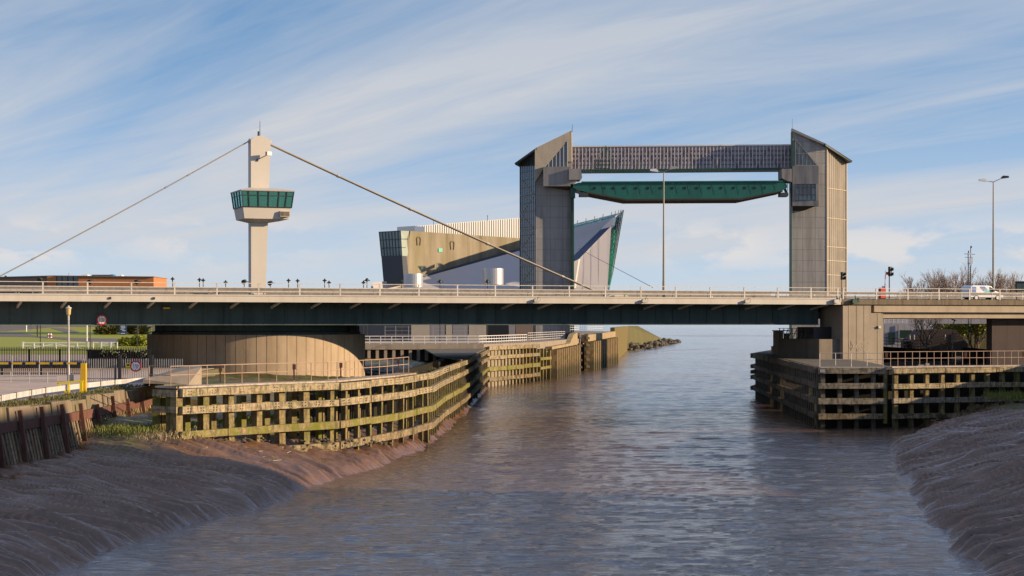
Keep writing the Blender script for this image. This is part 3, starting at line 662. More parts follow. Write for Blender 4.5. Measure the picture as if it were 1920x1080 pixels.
for i in range(4):
    a0, a1, b0, b1 = lo[i], lo[(i + 1) % 4], hi[i], hi[(i + 1) % 4]
    nr = (a1 - a0).cross(V(0, 0, 1)).normalized()
    for f0, f1 in zip(fracs[i], fracs[i][1:]):
        m_ = MB(); q = [a0.lerp(a1, f0), a0.lerp(a1, f1), b0.lerp(b1, f1), b0.lerp(b1, f0)]
        m_.prism(q, -nr * 0.02); wn_ = m_.build('window', 'tealglass', ct)
        m_ = MB(); m_.beam(q[0] + nr * 0.03, q[3] + nr * 0.03, 0.07, 0.07, up=nr); m_.build('window_frame', 'dark', wn_)
    m_ = MB(); m_.beam(a0.lerp(b0, 0.72) + nr * 0.035, a1.lerp(b1, 0.72) + nr * 0.035, 0.05, 0.05); m_.build('transom', 'dark', ct)
mb = MB(); loft(mb, cab(21.985, 2.7, 2.45), cab(22.08, 2.74, 2.49)); loft(mb, cab(22.08, 2.71, 2.46), [TB(-0.9, -0.7, 22.42), TB(1.9, -0.7, 22.42), TB(1.9, 0.7, 22.42), TB(-0.9, 0.7, 22.42)]); mb.build('cabin_roof', 'tower_cream', ct)
mb = MB(); mb.box(TB(0.2, 0.9, 20.95), (2.2, 0.6, 0.9), BRZ); mb.box(TB(1.9, 0.3, 21.0), (0.5, 0.5, 1.0), BRZ); mb.box(TB(-1.3, 1.5, 21.2), (0.7, 0.2, 1.4), BRZ); mb.build('control_desk', 'panelgrey', ct)
mb = MB(); mb.box(TB(UC + 1.75, -2.2, 19.78), (0.95, 0.32, 0.56), BRZ); ac = mb.build('air_conditioner', 'cream', ct)
mb = MB(); mb.box(TB(UC + 1.52, -2.37, 19.78), (0.40, 0.02, 0.44), BRZ); mb.box(TB(UC + 1.98, -2.37, 19.78), (0.40, 0.02, 0.44), BRZ); mb.build('grille', 'beamdark', ac)
mb = MB(); mb.beam(TB(-0.1, -0.62, 25.2), TB(0.72, -1.3, 25.65), 0.06, 0.06); mb.box(TB(-0.1, -0.66, 25.18), (0.16, 0.12, 0.25), BRZ); fl = mb.build('lamp_arm', 'dark', ct)
mb = MB(); mb.box(TB(0.85, -1.4, 25.78), (0.5, 0.42, 0.36), BRZ + 0.3); mb.build('floodlight', 'galv', fl)

# ================================================================== APPROACH VIADUCT (right)
ap = thing('approach_bridge', 'concrete approach span with stained edge beam beside the bridge end', 'bridge', B(82.5, 16, 4.0))
A0, A1 = 80.05, 150
mb = MB(); obox(mb, A0, A1, -0.05, WID + 0.05, 10.87, 11.42); mb.build('edge_beam', 'beamdark', ap)
mb = MB(); obox(mb, A0 + 0.02, A1, 0.25, WID - 0.25, 11.421, 11.5); mb.build('road_deck', 'asphalt', ap)
mb = MB(); obox(mb, 84.0, A1, 0.12, 1.4, 10.09, 10.76); obox(mb, 84.0, A1, WID - 1.4, WID - 0.12, 10.09, 10.76); obox(mb, 80.4, A1, 0.5, WID - 0.5, 10.761, 10.869); mb.build('upper_beam', 'beam', ap)
mb = MB(); obox(mb, 85.2, A1, 0.55, WID - 0.55, 9.47, 9.98); obox(mb, 85.2, A1, 0.9, WID - 0.9, 9.98, 10.2); mb.build('lower_beam', 'beam', ap)
mb = MB()
for i, (a, b_) in enumerate(((80.2, 80.8), (80.86, 81.75), (81.81, 82.65), (82.71, 83.55))): obox(mb, a, b_, 0.0, 4.6, 2.0, 10.76)
obox(mb, 83.61, 84.35, 0.15, 4.6, 2.0, 9.95); obox(mb, 84.41, 85.1, 0.15, 4.6, 2.0, 9.95)
obox(mb, 80.3, 84.9, 0.25, 4.5, 2.0, 10.0); pr = mb.build('pier', 'pier', ap)
mb = MB(); mb.box(B(84.55, 0.05, 8.55), (0.3, 0.25, 0.24), BRZ); mb.beam(B(83.6, 0.1, 8.55), B(84.5, 0.1, 8.55), 0.03, 0.03); mb.build('bulkhead_lamp', 'galv', ap)
# graffiti on the pier: chalky scribbles
mb = MB()
def scribble(c, pts, wd=0.045):
    for (a, b_), (c_, d) in zip(pts, pts[1:]):
        mb.beam(B(c[0] + a, -0.012 if c[0] < 83.55 else 0.138, c[1] + b_), B(c[0] + c_, -0.012 if c[0] < 83.55 else 0.138, c[1] + d), 0.02, wd)
scribble((80.9, 6.3), [(0, .5), (.12, 0), (.25, .4), (.35, 0), (.42, .6), (.5, .1), (.58, .45), (.7, .1)])
scribble((80.95, 6.1), [(.2, .0), (.2, 1.0)])
for cx_, r_ in ((82.2, 0.42), (82.95, 0.45)):
    scribble((cx_, 6.55), [(r_ * math.cos(i * .62 + .6), r_ * 1.25 * math.sin(i * .62 + .6)) for i in range(9)])
scribble((82.0, 6.3), [(0, .3), (.1, -.2), (.25, .1), (.4, -.2)])
for r_ in (0.3, 0.18): scribble((84.0, 4.9), [(r_ * math.cos(i * .6), r_ * .8 * math.sin(i * .6)) for i in range(10)], 0.04)
mb.build('graffiti', 'panelbeige', ap)
rr = railing_run('railing', 80.2, A1, 0.1, [80.3] + [k * BAY + 0.15 for k in range(22, 39)], ap, 11.42)
for k in range(22, 38):
    p_ = MB(); p_.box(B((k + 0.78) * BAY, 0.12, 11.8), (0.06, 0.06, 0.78), BRZ); p_.build('railing_post', 'rail', rr)
railing_run('railing', 80.2, A1, WID - 0.1, [k * BAY for k in range(21, 39)], ap, 11.42)
crash(80.3, A1, 2.8, ap, 18); crash(80.3, A1, WID - 2.8, ap, 18)
for s_, mt in ((79.2, 'galv'), (81.35, 'green')):
    mb = MB(); mb.box(B(s_, -0.35, 11.2), (0.62, 0.35, 0.36), BRZ); mb.box(B(s_ + 0.42, -0.4, 11.32), (0.16, 0.3, 0.42), BRZ); q = mb.build('navigation_light', mt, ap)
    mb = MB(); mb.beam(B(s_ + 0.2, -0.3, 11.35), B(s_ + 0.3, 0.05, 11.8), 0.08, 0.08); mb.build('lamp_arm', 'green', q)
# dark abutment wall further right
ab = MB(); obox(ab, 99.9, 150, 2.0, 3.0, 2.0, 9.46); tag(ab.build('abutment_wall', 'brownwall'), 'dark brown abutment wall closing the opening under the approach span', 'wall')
# bearing block beside the pier, inside the dolphin
bl = thing('bearing_block', 'low concrete bearing block below the bridge end beside the pier', 'pier', B(77, 4, 2.5))
X0 = P(1536, 605, 186); t0 = V(X0.x, 186, 2.0); t1 = t0 + BN * 8.5; e0 = V(34.0, 187.3, 2.0)
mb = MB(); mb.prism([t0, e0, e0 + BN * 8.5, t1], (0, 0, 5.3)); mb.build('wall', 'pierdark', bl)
mb = MB(); mb.prism([V(*t0) + BN * 1.6 + BU * 0.3 + V(0, 0, 5.303), V(*e0) + BN * 1.6 + V(0, 0, 5.303), V(*e0) + BN * 5 + V(0, 0, 5.303), V(*t0) + BN * 5 + BU * 0.3 + V(0, 0, 5.303)], (0, 0, 1.25)); mb.build('machinery_box', 'dark', bl)
mb = MB()
for i in range(7):
    a = t1 + BN * (-0.3 - i * 0.9) + V(0, 0, 5.3)
    mb.beam(a, a + V(0, 0, 1.1), 0.07, 0.07); mb.beam(a, a - BN * 0.9 + V(0, 0, 1.0), 0.05, 0.05)
for z in (0.55, 1.1): mb.beam(t1 + V(0, 0, 5.3 + z), t1 - BN * 6.5 + V(0, 0, 5.3 + z), 0.05, 0.05)
mb.build('access_frame', 'dark', bl)
cb = MB(); q = P(1459, 641, 205); cb.box((q.x, q.y, 7.2), (1.0, 1.0, 1.7)); cb.box((q.x + 1.0, q.y + 0.2, 7.1), (0.5, 0.6, 1.4)); cb.box((q.x + 0.3, q.y, 8.1), (1.8, 1.2, 0.1)); cb.box((q.x + 0.3, q.y, 5.9), (2.0, 1.3, 0.9))
tag(cb.build('control_cabinet', 'pier'), 'small concrete cabinet on the far nose of the dark timber dolphin', 'cabinet')

# ================================================================== TIMBER FENDERS
def onseg(px, a, b_):
    r_ = (px - CX) / F; d = b_ - a; t = (r_ * a.y - a.x) / (d.x - r_ * d.y); return a + d * t
def waler(mb, a, b_, z0, z1, th, nrm, z0b=None, z1b=None):
    z0b = z0 if z0b is None else z0b; z1b = z1 if z1b is None else z1b
    A, Bq = V(a.x, a.y, 0), V(b_.x, b_.y, 0)
    vs = [A + V(0, 0, z0), Bq + V(0, 0, z0b), Bq + V(0, 0, z1b), A + V(0, 0, z1)]
    mb.prism(vs, nrm * th)
def seg_normal(a, b_):
    d = (b_ - a).normalized(); return V(d.y, -d.x, 0)      # to the right of travel: towards the river
LV = [(4.82, 5.26, 'waler'), (3.85, 4.27, 'waler'), (2.42, 2.85, 'mossy'), (1.15, 1.60, 'weed')]
def bolts(mb, a, b_, z0, z1, nrm, step, th):
    d = (b_ - a); L = d.length; d = d.normalized(); n = max(1, int(L / step)); zc = (z0 + z1) / 2
    for i in range(n):
        c = a + d * (L * (i + 0.5) / n + random.uniform(-0.15, 0.15))
        if random.random() < .25: continue
        for du in (-0.11, 0.11):
            for dz in (-0.08, 0.08):
                mb.box(c + d * du + nrm * (th + 0.005) + V(0, 0, zc + dz), (0.06, 0.06, 0.06))
random.seed(11)
def fender(name, label, pts, piles, levels, base, zt=5.2, back=True, pw=0.36, pile_mat='timber', zskip=None, step=0.95, topmat=None):
    a = pts[0]; t_ = thing(name, label, 'timber fender', (a.x, a.y, base))
    for i, (a, b_) in enumerate(zip(pts, pts[1:])):
        nr = seg_normal(a, b_)
        for li, (z0, z1, mt) in enumerate(levels):
            if zskip and zskip(i, li): continue
            # every stretch of rail is two or three timbers butted end to end
            L = (b_ - a).length; n = max(1, round(L / 4.6))
            bm_ = MB()
            for j in range(n):
                dz = random.uniform(-0.03, 0.03); df = random.uniform(0, 0.035)
                p0 = a.lerp(b_, j / n + (0.004 if j else 0)); p1 = a.lerp(b_, (j + 1) / n - 0.004)
                waler(bm_, p0, p1, z0 + dz, z1 + dz, 0.30 + df, nr, z0 + dz + random.uniform(-.03, .03), z1 + dz + random.uniform(-.03, .03))
            o = bm_.build('waler', mt, t_)
            if li < 2:
                k = MB(); bolts(k, a, b_, z0, z1, nr, step, 0.30); k.build('bolt_pattern', 'black', o)
    pw0 = pw
    for p, nr in piles:
        pw = pw0 * (1.3 if p.y < 112 and p.x < -11 else 1.0) * (0.85 if 112 <= p.y < 150 else 1.0)
        m_ = MB(); c = p - nr * (pw / 2 + 0.01); wv = pw * random.uniform(0.85, 1.1)
        d = V(-nr.y, nr.x, 0); lean = V(random.uniform(-.05, .05), random.uniform(-.05, .05), 0)
        m_.beam(c + V(0, 0, -0.6) - lean, c + V(0, 0, zt + random.uniform(-0.1, 0.06)) + lean, wv, pw, up=nr)
        m_.build('pile', pile_mat, t_)
        if back:
            m_ = MB(); c2 = c - nr * 1.7 + d * random.uniform(0.3, 0.6)
            m_.beam(c2 + V(0, 0, -0.5), c2 + V(0, 0, zt - random.uniform(0.1, 0.6)), pw * .9, pw * .9, up=nr); m_.build('pile', 'pilemoss', t_)
    return t_
def piles_at(pxs, pts):
    out = []
    for px in pxs:
        for a, b_ in zip(pts, pts[1:]):
            p = onseg(px, a, b_); d = b_ - a; t = (p - a).dot(d) / d.dot(d)
            if -0.02 <= t <= 1.0: out.append((p, seg_normal(a, b_))); break
    return out
A_pts = FPTS[:5]
apx = [337, 387, 435, 487, 530, 576, 623, 650, 673, 695.5, 716.5, 737, 757, 775, 793, 803]
fa = fender('timber_fender', 'sunlit stepped timber fender around the round pier with rusty handrail on top', A_pts, piles_at(apx, A_pts), LV, 1.5, zskip=lambda i, li: li == 3 and i == 0)
# lowest rail of the first bay starts part-way along; end return of the fender
mb = MB(); q0 = FPTS[1].lerp(FPTS[2], -0.55); waler(mb, onseg(556, FPTS[0], FPTS[1]) if False else FPTS[1].lerp(FPTS[2], 0.35), FPTS[2], 1.05, 1.5, 0.3, seg_normal(FPTS[1], FPTS[2])); mb.build('waler', 'weed', fa)
ret0 = FPTS[0]; ret1 = V(-20.35, 103.2, 0)
for z0, z1 in ((4.82, 5.2), (3.9, 4.27)):
    mb = MB(); waler(mb, ret1, ret0, z0, z1, 0.28, V(-0.3, -0.95, 0).normalized()); mb.build('waler', 'waler', fa)
for p in (ret1 + V(0.1, 0.25, 0), ret0 + V(-0.55, 0.5, 0)):
    m_ = MB(); m_.beam(p + V(0, 0, 1.2), p + V(0, 0, 5.1), 0.45, 0.45, up=V(0, 1, 0)); m_.build('pile', 'pilemoss', fa)
# walkway planks and rusty handrail
def pathtop(pts, z0, z1, wd, mat, root, nm):
    m_ = MB()
    for a, b_ in zip(pts, pts[1:]):
        nr = seg_normal(a, b_); m_.prism([a + nr * 0.1 + V(0, 0, z0), b_ + nr * 0.1 + V(0, 0, z0), b_ - nr * wd + V(0, 0, z0), a - nr * wd + V(0, 0, z0)], (0, 0, z1 - z0))
    return m_.build(nm, mat, root)
wk = [ret1 + V(0.15, 0.05, 0)] + FPTS[:4] + [FPTS[3].lerp(FPTS[4], 0.6)]
wk = [p + V(-0.05, 0.0, 0) for p in wk]
pathtop(wk, 5.30, 5.40, 1.3, 'plank', fa, 'walkway')
def handrail(pts, z, h, root, step=1.6, mat='rustrail', nm='handrail', levels=(1.0, 0.55), r=0.028):
    m_ = MB(); posts = []
    for a, b_ in zip(pts, pts[1:]):
        for f in levels: m_.tube(a + V(0, 0, z + h * f), b_ + V(0, 0, z + h * f), r, n=6)
        L = (b_ - a).length; n = max(1, round(L / step)); posts += [a.lerp(b_, i / n) for i in range(n)]
    posts.append(pts[-1]); o = m_.build(nm, mat, root)
    for p in posts:
        k = MB(); k.tube(p + V(0, 0, z), p + V(0, 0, z + h), r * 1.1, n=6); k.build('handrail_post', mat, o)
    return o
hr_pts = [p + V(-0.5, 0.5, 0) for p in wk]
handrail(hr_pts, 5.4, 1.13, fa)
for i, f in ((1, 0.55), (2, 0.5), (3, 0.2), (4, 0.5)):
    p = hr_pts[i].lerp(hr_pts[i + 1], f) if i + 1 < len(hr_pts) else hr_pts[i]
    m_ = MB(); m_.box(p + V(0.02, -0.06, 6.3), (0.2, 0.08, 0.32)); m_.beam(p + V(0.02, -0.05, 5.5), p + V(0.0, -0.05, 6.2), 0.09, 0.05); m_.build('lifebuoy_bracket', 'rust', fa)
AB = FPTS[4:7]
bpx = list(np.linspace(807, 866.5, 16))
fender('timber_fender', 'narrowing sunlit timber fender with mossy middle rail beside the water', AB, piles_at(bpx, AB), LV, 0.5, back=True, pw=0.34)
BB = FPTS[6:8]
fender('timber_fender', 'dark shaded timber fender running back under the bridge', BB, piles_at(list(np.linspace(869.5, 912, 19)), BB), LV, 0.3, back=False, pw=0.42, pile_mat='greytimber')
CC = [V(-3.44, 252.2, 0), V(4.04, 280, 0)]
LVC = [(5.15, 5.7, 'waler'), (3.85, 4.35, 'waler'), (2.2, 2.8, 'mossy'), (0.75, 1.3, 'weed')]
cpx = list(np.linspace(915, 1007, 15))
fc = fender('timber_fender', 'far sunlit timber fender with bright green mossy rail before sheet piling', CC, piles_at(cpx, CC), LVC, 0.3, zt=5.6, back=False, pw=0.4, step=1.4)
DD = [V(4.1, 280.3, 0), V(6.0, 289.5, 0)]
fender('timber_fender', 'short run of four bare piles with green rails beside sheet piling', DD, piles_at([1013, 1019, 1025, 1031], DD), [(3.15, 3.6, 'mossy'), (1.75, 2.15, 'mossy')], 0.3, zt=4.9, back=False, pw=0.5)
mb = MB()   # floating debris line of mud along the toe
# solid dark backing behind the fenders, added so pile gaps read as shade
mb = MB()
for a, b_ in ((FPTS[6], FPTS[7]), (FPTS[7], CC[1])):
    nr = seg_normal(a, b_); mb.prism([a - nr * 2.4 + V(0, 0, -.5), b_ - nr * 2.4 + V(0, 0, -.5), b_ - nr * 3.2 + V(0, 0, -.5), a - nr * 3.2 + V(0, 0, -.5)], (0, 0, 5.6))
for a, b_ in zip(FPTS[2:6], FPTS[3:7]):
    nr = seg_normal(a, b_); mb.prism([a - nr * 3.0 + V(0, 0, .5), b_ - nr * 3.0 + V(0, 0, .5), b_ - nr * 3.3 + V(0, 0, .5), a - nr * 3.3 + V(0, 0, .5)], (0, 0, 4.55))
tag(mb.build('gap_shade_backing', 'gapshade'), 'added dark backing standing in for shade between the fender piles past the bridge', 'wall')
mb = MB(); 
a, b_ = FPTS[6], FPTS[7]; mb.prism([a + V(-0.2, 0, 5.2), b_ + V(-0.2, 0, 5.3), b_ + V(-9, 1.5, 5.3), a + V(-3.4, 22, 5.2)], (0, 0, 0.12))
tag(mb.build('timber_platform', 'greytimber'), 'dark planked platform behind the shaded fender before the quay', 'platform')

# ---- sheet piling past the fenders
def sheet_piles(mb, a, b_, z0, za, zb, pitch=3.4, amp=1.0, th=0.05):
    d = b_ - a; L = d.length; d = d.normalized(); nr = seg_normal(a, b_); n = int(L / pitch)
    prof = []
    for i in range(n):
        for f, o in ((0.0, 0), (0.36, 0), (0.42, 1), (0.94, 1)): prof.append((i * pitch + f * pitch, o * amp))
    prof.append((L, 0))
    pts = [a + d * s + nr * o for s, o in prof]
    m = len(pts); vs = [p + V(0, 0, z0) for p in pts] + [p + V(0, 0, za + (zb - za) * s / L) for p, (s, o) in zip(pts, prof)]
    vs += [p - nr * 0.4 + V(0, 0, z0) for p in pts] + [p - nr * 0.4 + V(0, 0, za + (zb - za) * s / L) for p, (s, o) in zip(pts, prof)]
    fs = []
    for i in range(m - 1):
        fs += [(i, i + 1, m + i + 1, m + i), (2 * m + i + 1, 2 * m + i, 3 * m + i, 3 * m + i + 1), (m + i, m + i + 1, 3 * m + i + 1, 3 * m + i)]
    fs += [(0, m, 3 * m, 2 * m), (m - 1, 3 * m - 1, 4 * m - 1, 2 * m - 1)]
    mb.add(vs, fs)
q0, q1, q2, q3, q4 = V(6.1, 290, 0), V(11.8, 333.7, 0), V(13.9, 340, 0), V(23.0, 408, 0), V(37.8, 594, 0)
sp = thing('sheet_pile_wall', 'sunlit steel sheet pile wall with sloped concrete cap before the gate slot', 'river wall', (6.1, 290, 0))
mb = MB(); sheet_piles(mb, q0, q1, -1, 4.6, 4.95); mb.build('sheet_piles', 'sheet', sp)
mb = MB(); nr = seg_normal(q0, q1); mb.prism([q0 + nr * 0.3 + V(0, 0, 4.7), q1 + nr * 0.3 + V(0, 0, 5.0), q1 - nr * 1.0 + V(0, 0, 5.0), q0 - nr * 1.0 + V(0, 0, 4.7)], (0, 0, 0.45))
k0 = q0.lerp(q1, 0.68); mb.prism([k0 + nr * 0.25 + V(0, 0, 5.3), q1 + nr * 0.25 + V(0, 0, 5.46), q1 + nr * 0.25 + V(0, 0, 7.2), q0.lerp(q1, 0.84) + nr * 0.25 + V(0, 0, 6.9)], -nr * 0.9); mb.build('concrete_cap', 'warmconc', sp)
sp2 = thing('sheet_pile_wall', 'ribbed steel sheet pile wall with stained concrete cap past the gate slot', 'river wall', (13.9, 340, 0))
mb = MB(); sheet_piles(mb, q2, q3, -1, 5.4, 5.75, 4.6, 1.3); mb.build('sheet_piles', 'sheet', sp2)
nr = seg_normal(q2, q3); mb = MB(); mb.prism([q2 + nr * 0.3 + V(0, 0, 5.45), q3 + nr * 0.3 + V(0, 0, 5.8), q3 + nr * 0.3 + V(0, 0, 7.05), q2 + nr * 0.3 + V(0, 0, 6.7)], -nr * 1.2); mb.build('concrete_cap', 'warmconc', sp2)
gs = thing('gate_slot', 'dark recess with fender posts and brackets between the two sheet pile walls', 'gate recess', (12.6, 337, 0))
mb = MB(); mb.prism([q1 - nr * 1.2 + V(0, 0, -1), q2 - nr * 1.2 + V(0, 0, -1), q2 - nr * 2.2 + V(0, 0, -1), q1 - nr * 2.2 + V(0, 0, -1)], (0, 0, 8.1)); mb.build('back_wall', 'joint', gs)
for f, r_ in ((0.12, 0.28), (0.88, 0.34)):
    p = q1.lerp(q2, f) + nr * 0.25; m_ = MB(); m_.beam(p + V(0, 0, -1), p + V(0, 0, 6.9 if f > .5 else 5.2), r_ * 2, r_ * 2, up=V(0, 1, 0)); m_.build('post', 'wing' if f > .5 else 'greytimber', gs)
    for z in (0.6, 1.9, 3.2, 4.6, 5.9)[:5 if f > .5 else 4]:
        m_ = MB(); m_.prism([p + nr * 0.3 + V(-.3, -.2, z), p + nr * 0.3 + V(.35, -.2, z), p + nr * 0.3 + V(.35, -.2, z + .35), p + nr * 0.3 + V(-.3, -.2, z + .6)], (0, -0.4, 0)); m_.build('fender_block', 'oldconc', gs)
mb = MB(); nr = seg_normal(q3, q4); mb.prism([q3 + nr * .1 + V(0, 0, -1), q4 + nr * .1 + V(0, 0, -1), q4 + nr * .1 + V(0, 0, 7.85), q3 + nr * .1 + V(0, 0, 7.9)], -nr * 1.0)
tag(mb.build('wing_wall', 'wing'), 'green stained rusty wing wall beyond the ribbed sheet piling', 'river wall')
T0, T1, F1, F0 = P(1177, 611, 600), P(1196, 611, 720), P(1246, 637.5, 800), P(1177, 648, 590)
mb = MB(); low = V(0, 0, -6)
mb.add([T0, T1, F1, F0, V(T0.x, T0.y, -1), V(T1.x - 8, T1.y + 30, -1), V(F1.x, F1.y, -1), V(F0.x, F0.y, -1)], [(0, 1, 2, 3), (7, 6, 5, 4), (3, 2, 6, 7), (2, 1, 5, 6), (1, 0, 4, 5), (0, 3, 7, 4)])
structure(mb, 'embankment', 'grassbank')
# rock armour at its foot
random.seed(5); mb = MB()
def rock(mb, c, r):
    bm = bmesh.new(); bmesh.ops.create_icosphere(bm, subdivisions=1, radius=r); sx, sy, sz = random.uniform(.8, 1.5), random.uniform(.8, 1.4), random.uniform(.5, .9)
    vs = [c + V(v.co.x * sx, v.co.y * sy, v.co.z * sz) * random.uniform(.8, 1.2) for v in bm.verts]; fs = [tuple(v.index for v in f.verts) for f in bm.faces]; bm.free(); mb.add(vs, fs)
for i in range(130):
    t = random.random(); p = F0.lerp(F1, t * 1.25); rock(mb, V(p.x + random.uniform(-1, 4), p.y + random.uniform(-18, 6), random.uniform(0.2, 1.7) * (1 if t < .75 else .4)), random.uniform(0.5, 1.3))
tag(mb.build('rock_armour', 'rock'), 'dark weedy boulders along the foot of the grassy embankment', 'rocks', kind='stuff')

# ---- old quay front beyond the bridge, with pillars and openings
qf = thing('quay_wall', 'old concrete quay front on short pillars with dark openings behind the round pier', 'river wall', (-14, 249.5, 4))
mb = MB(); mb.box((-15.5, 249.3, 5.68), (23.2, 1.0, 0.72)); mb.build('edge_beam', 'oldconc', qf)
mb = MB(); mb.box((-15.5, 249.72, 4.4), (23.2, 0.12, 2.2)); mb.build('recess', 'joint', qf)
for i in range(15):
    m_ = MB(); x = -26.6 + i * 1.14; m_.box((x, 249.35, 4.55), (0.42, 0.8, 1.54)); m_.build('pillar', 'oldconc', qf)
for i in range(6):
    m_ = MB(); z = 4.4 + (i % 3) * 0.32; m_.beam((-9.6 + 0.3 * i, 249.0, z), (-6.5 + 0.2 * i, 249.1, z + 0.05), 0.25, 0.24); m_.build('timber_baulk', 'greytimber', qf)
qf.rotation_euler.z = R(11.5)
# white railings on the quay
def white_rail(pts, z, label, step, h=1.1, levels=(1.0, 0.62, 0.25), r=0.045, nm='quay_railing', mat='whitepaint'):
    p0 = pts[0]; t_ = thing(nm, label, 'railing', (p0.x, p0.y, z)); m_ = MB(); posts = []
    for a, b_ in zip(pts, pts[1:]):
        for f in levels: m_.beam(a + V(0, 0, z + h * f), b_ + V(0, 0, z + h * f), r * 1.5, r * 1.7)
        n = max(1, round((b_ - a).length / step)); posts += [a.lerp(b_, i / n) for i in range(n)]
    posts.append(pts[-1]); m_.build('rails', mat, t_)
    for p in posts[:100]:
        k = MB(); k.beam(p + V(0, 0, z), p + V(0, 0, z + h + 0.04), r * 2, r * 2, up=V(0, 1, 0)); k.build('post', mat, t_)
    return t_
white_rail([V(-22.5, 247.9, 0), V(-4.6, 251.7, 0), V(-3.6, 255, 0), V(2.3, 282, 0)], 6.05, 'long white three bar railing along the old quay edge', 1.58)
white_rail([V(2.5, 283, 0), V(9.7, 333, 0)], 6.05, 'white railing climbing along the river wall towards the barrier tower', 2.6, h=1.35, levels=(1.0, 0.72, 0.45, 0.18), r=.026)
white_rail([V(11, 343, 0), V(20.5, 408, 0)], 7.25, 'white railing above the far sheet pile wall at the tower foot', 3.6, h=1.3, levels=(1.0, 0.66, 0.33), r=.03)
# low building and hoardings seen under the deck
lb = thing('low_building', 'low panelled building in beige and grey on the quay under the bridge', 'building', (-12, 300, 6))
for x0, x1, mt in ((640, 722, 'paneldark'), (722, 770, 'paneldark'), (771, 806, 'panelbeige'), (806.5, 834, 'panelgrey'), (836, 848, 'panelbeige'), (849, 877, 'panelgrey'), (879, 912, 'panelbeige'), (913, 953, 'black'), (954, 966, 'panelgrey'), (967, 1000, 'greybrick')):
    a = P(x0, 605, 300); b_ = P(x1, 605, 300); m_ = MB(); m_.box(((a.x + b_.x) / 2, 300.6, 8.0), (b_.x - a.x - 0.02, 1.2, 4.0)); m_.build('wall_panel', mt, lb)
m_ = MB(); m_.box((-12.2, 303, 10.1), (33, 6, 0.25)); m_.build('roof', 'panelgrey', lb)
sf = thing('mesh_fence', 'thin grey mesh fence with upright posts in front of the low building', 'fence', (-14, 280, 6))
m_ = MB()
for x0, x1, y in ((722, 905, 612),):
    for yy in (613, 620, 627): m_.beam(P(x0, yy, 282), P(x1, yy, 282), 0.03, 0.04)
m_.build('rails', 'galv', sf)
for x in (722, 742, 766, 812, 846, 872, 893, 905):
    k = MB(); k.beam(P(x, 611, 282), P(x, 641, 282), 0.08, 0.08); k.build('post', 'galv', sf)

# ================================================================== RIGHT DOLPHIN
RC = V(25.8, 153, 0); RN = V(29.3, 218.6, 0); RE = P(1660, 605, 153.2); RE = V(RE.x, RE.y, 0)
LVR = [(4.70, 5.13, 'greywaler'), (3.43, 3.87, 'greywaler'), (2.15, 2.65, 'greywaler'), (0.85, 1.32, 'weed')]
LVRL = [(4.75, 5.3, 'greytimber'), (3.5, 3.95, 'greytimber'), (2.2, 2.65, 'greytimber'), (0.9, 1.35, 'greytimber')]
nL = V(-1, 0.05, 0).normalized()
def fender2(name, label, a, b_, nr, levels, np_, zt, mat, base, pw=0.36, bolt=True, step=1.1, first=True):
    t_ = thing(name, label, 'timber fender', (a.x, a.y, base))
    for li, (z0, z1, mt) in enumerate(levels):
        L = (b_ - a).length; n = max(1, round(L / 5.5)); m_ = MB()
        for j in range(n):
            dz = random.uniform(-.025, .025)
            waler(m_, a.lerp(b_, j / n + (0.003 if j else 0)), a.lerp(b_, (j + 1) / n - 0.003), z0 + dz, z1 + dz, 0.3 + random.uniform(0, .04), nr, z0 + dz + random.uniform(-.03, .03), z1 + dz + random.uniform(-.03, .03))
        o = m_.build('waler', mt, t_)
        if bolt and li < 2: k = MB(); bolts(k, a, b_, z0, z1, nr, step, 0.3); k.build('bolt_pattern', 'black', o)
    d = (b_ - a).normalized()
    for i in range(np_):
        p = a.lerp(b_, (i + (0.3 if first else 0.0)) / np_) - nr * (pw / 2 + .01); m_ = MB()
        m_.beam(p + V(0, 0, -.8), p + V(0, 0, zt + random.uniform(-.08, .05)), pw, pw * random.uniform(.9, 1.1), up=nr); m_.build('pile', mat, t_)
    return t_
fender2('timber_dolphin', 'long dark river face of the timber dolphin with closely set piles', RN, RC, nL, LVRL, 44, 5.2, 'greytimber', 0, pw=0.5, bolt=False)
fr = fender2('timber_dolphin', 'shaded front face of the timber dolphin below the concrete pier', RC + V(0.02, 0, 0), RE, V(0, -1, 0), LVR, 4, 5.05, 'greytimber', 0, step=1.35)
R2a = P(1672, 605, 152.6); R2a = V(R2a.x, R2a.y, 0); R2b = V(46.5, 158.8, 0); nr2 = V(0.4, -0.92, 0); nr2 = seg_normal(R2a, R2b)
f2 = fender2('timber_dolphin', 'pale sunlit timber fender on the right bank with handrail above', R2a, R2b, nr2, [(4.74, 5.16, 'waler'), (3.45, 3.86, 'waler'), (2.2, 2.62, 'greywaler'), (0.9, 1.3, 'weed')], 10, 5.05, 'timber', 0, step=1.25)
m_ = MB(); m_.beam(P(1660.5, 605, 152.9) + V(0, .2, -8.5), P(1660.5, 605, 152.9) + V(0, .2, -4.0), 0.3, 0.3, up=V(0, 1, 0)); m_.build('pile', 'pilemoss', f2)
m_ = MB(); m_.prism([(26.6, 155.4, -1), (31.8, 155.6, -1), (47, 161.6, -1), (47, 161.9, -1), (31.8, 156, -1), (26.6, 155.8, -1)], (0, 0, 5.95)); tag(m_.build('gap_shade_backing', 'gapshade'), 'added dark backing standing in for shade behind the right dolphin front piles', 'wall')  # added backing, its darkness stands for shade behind the piles
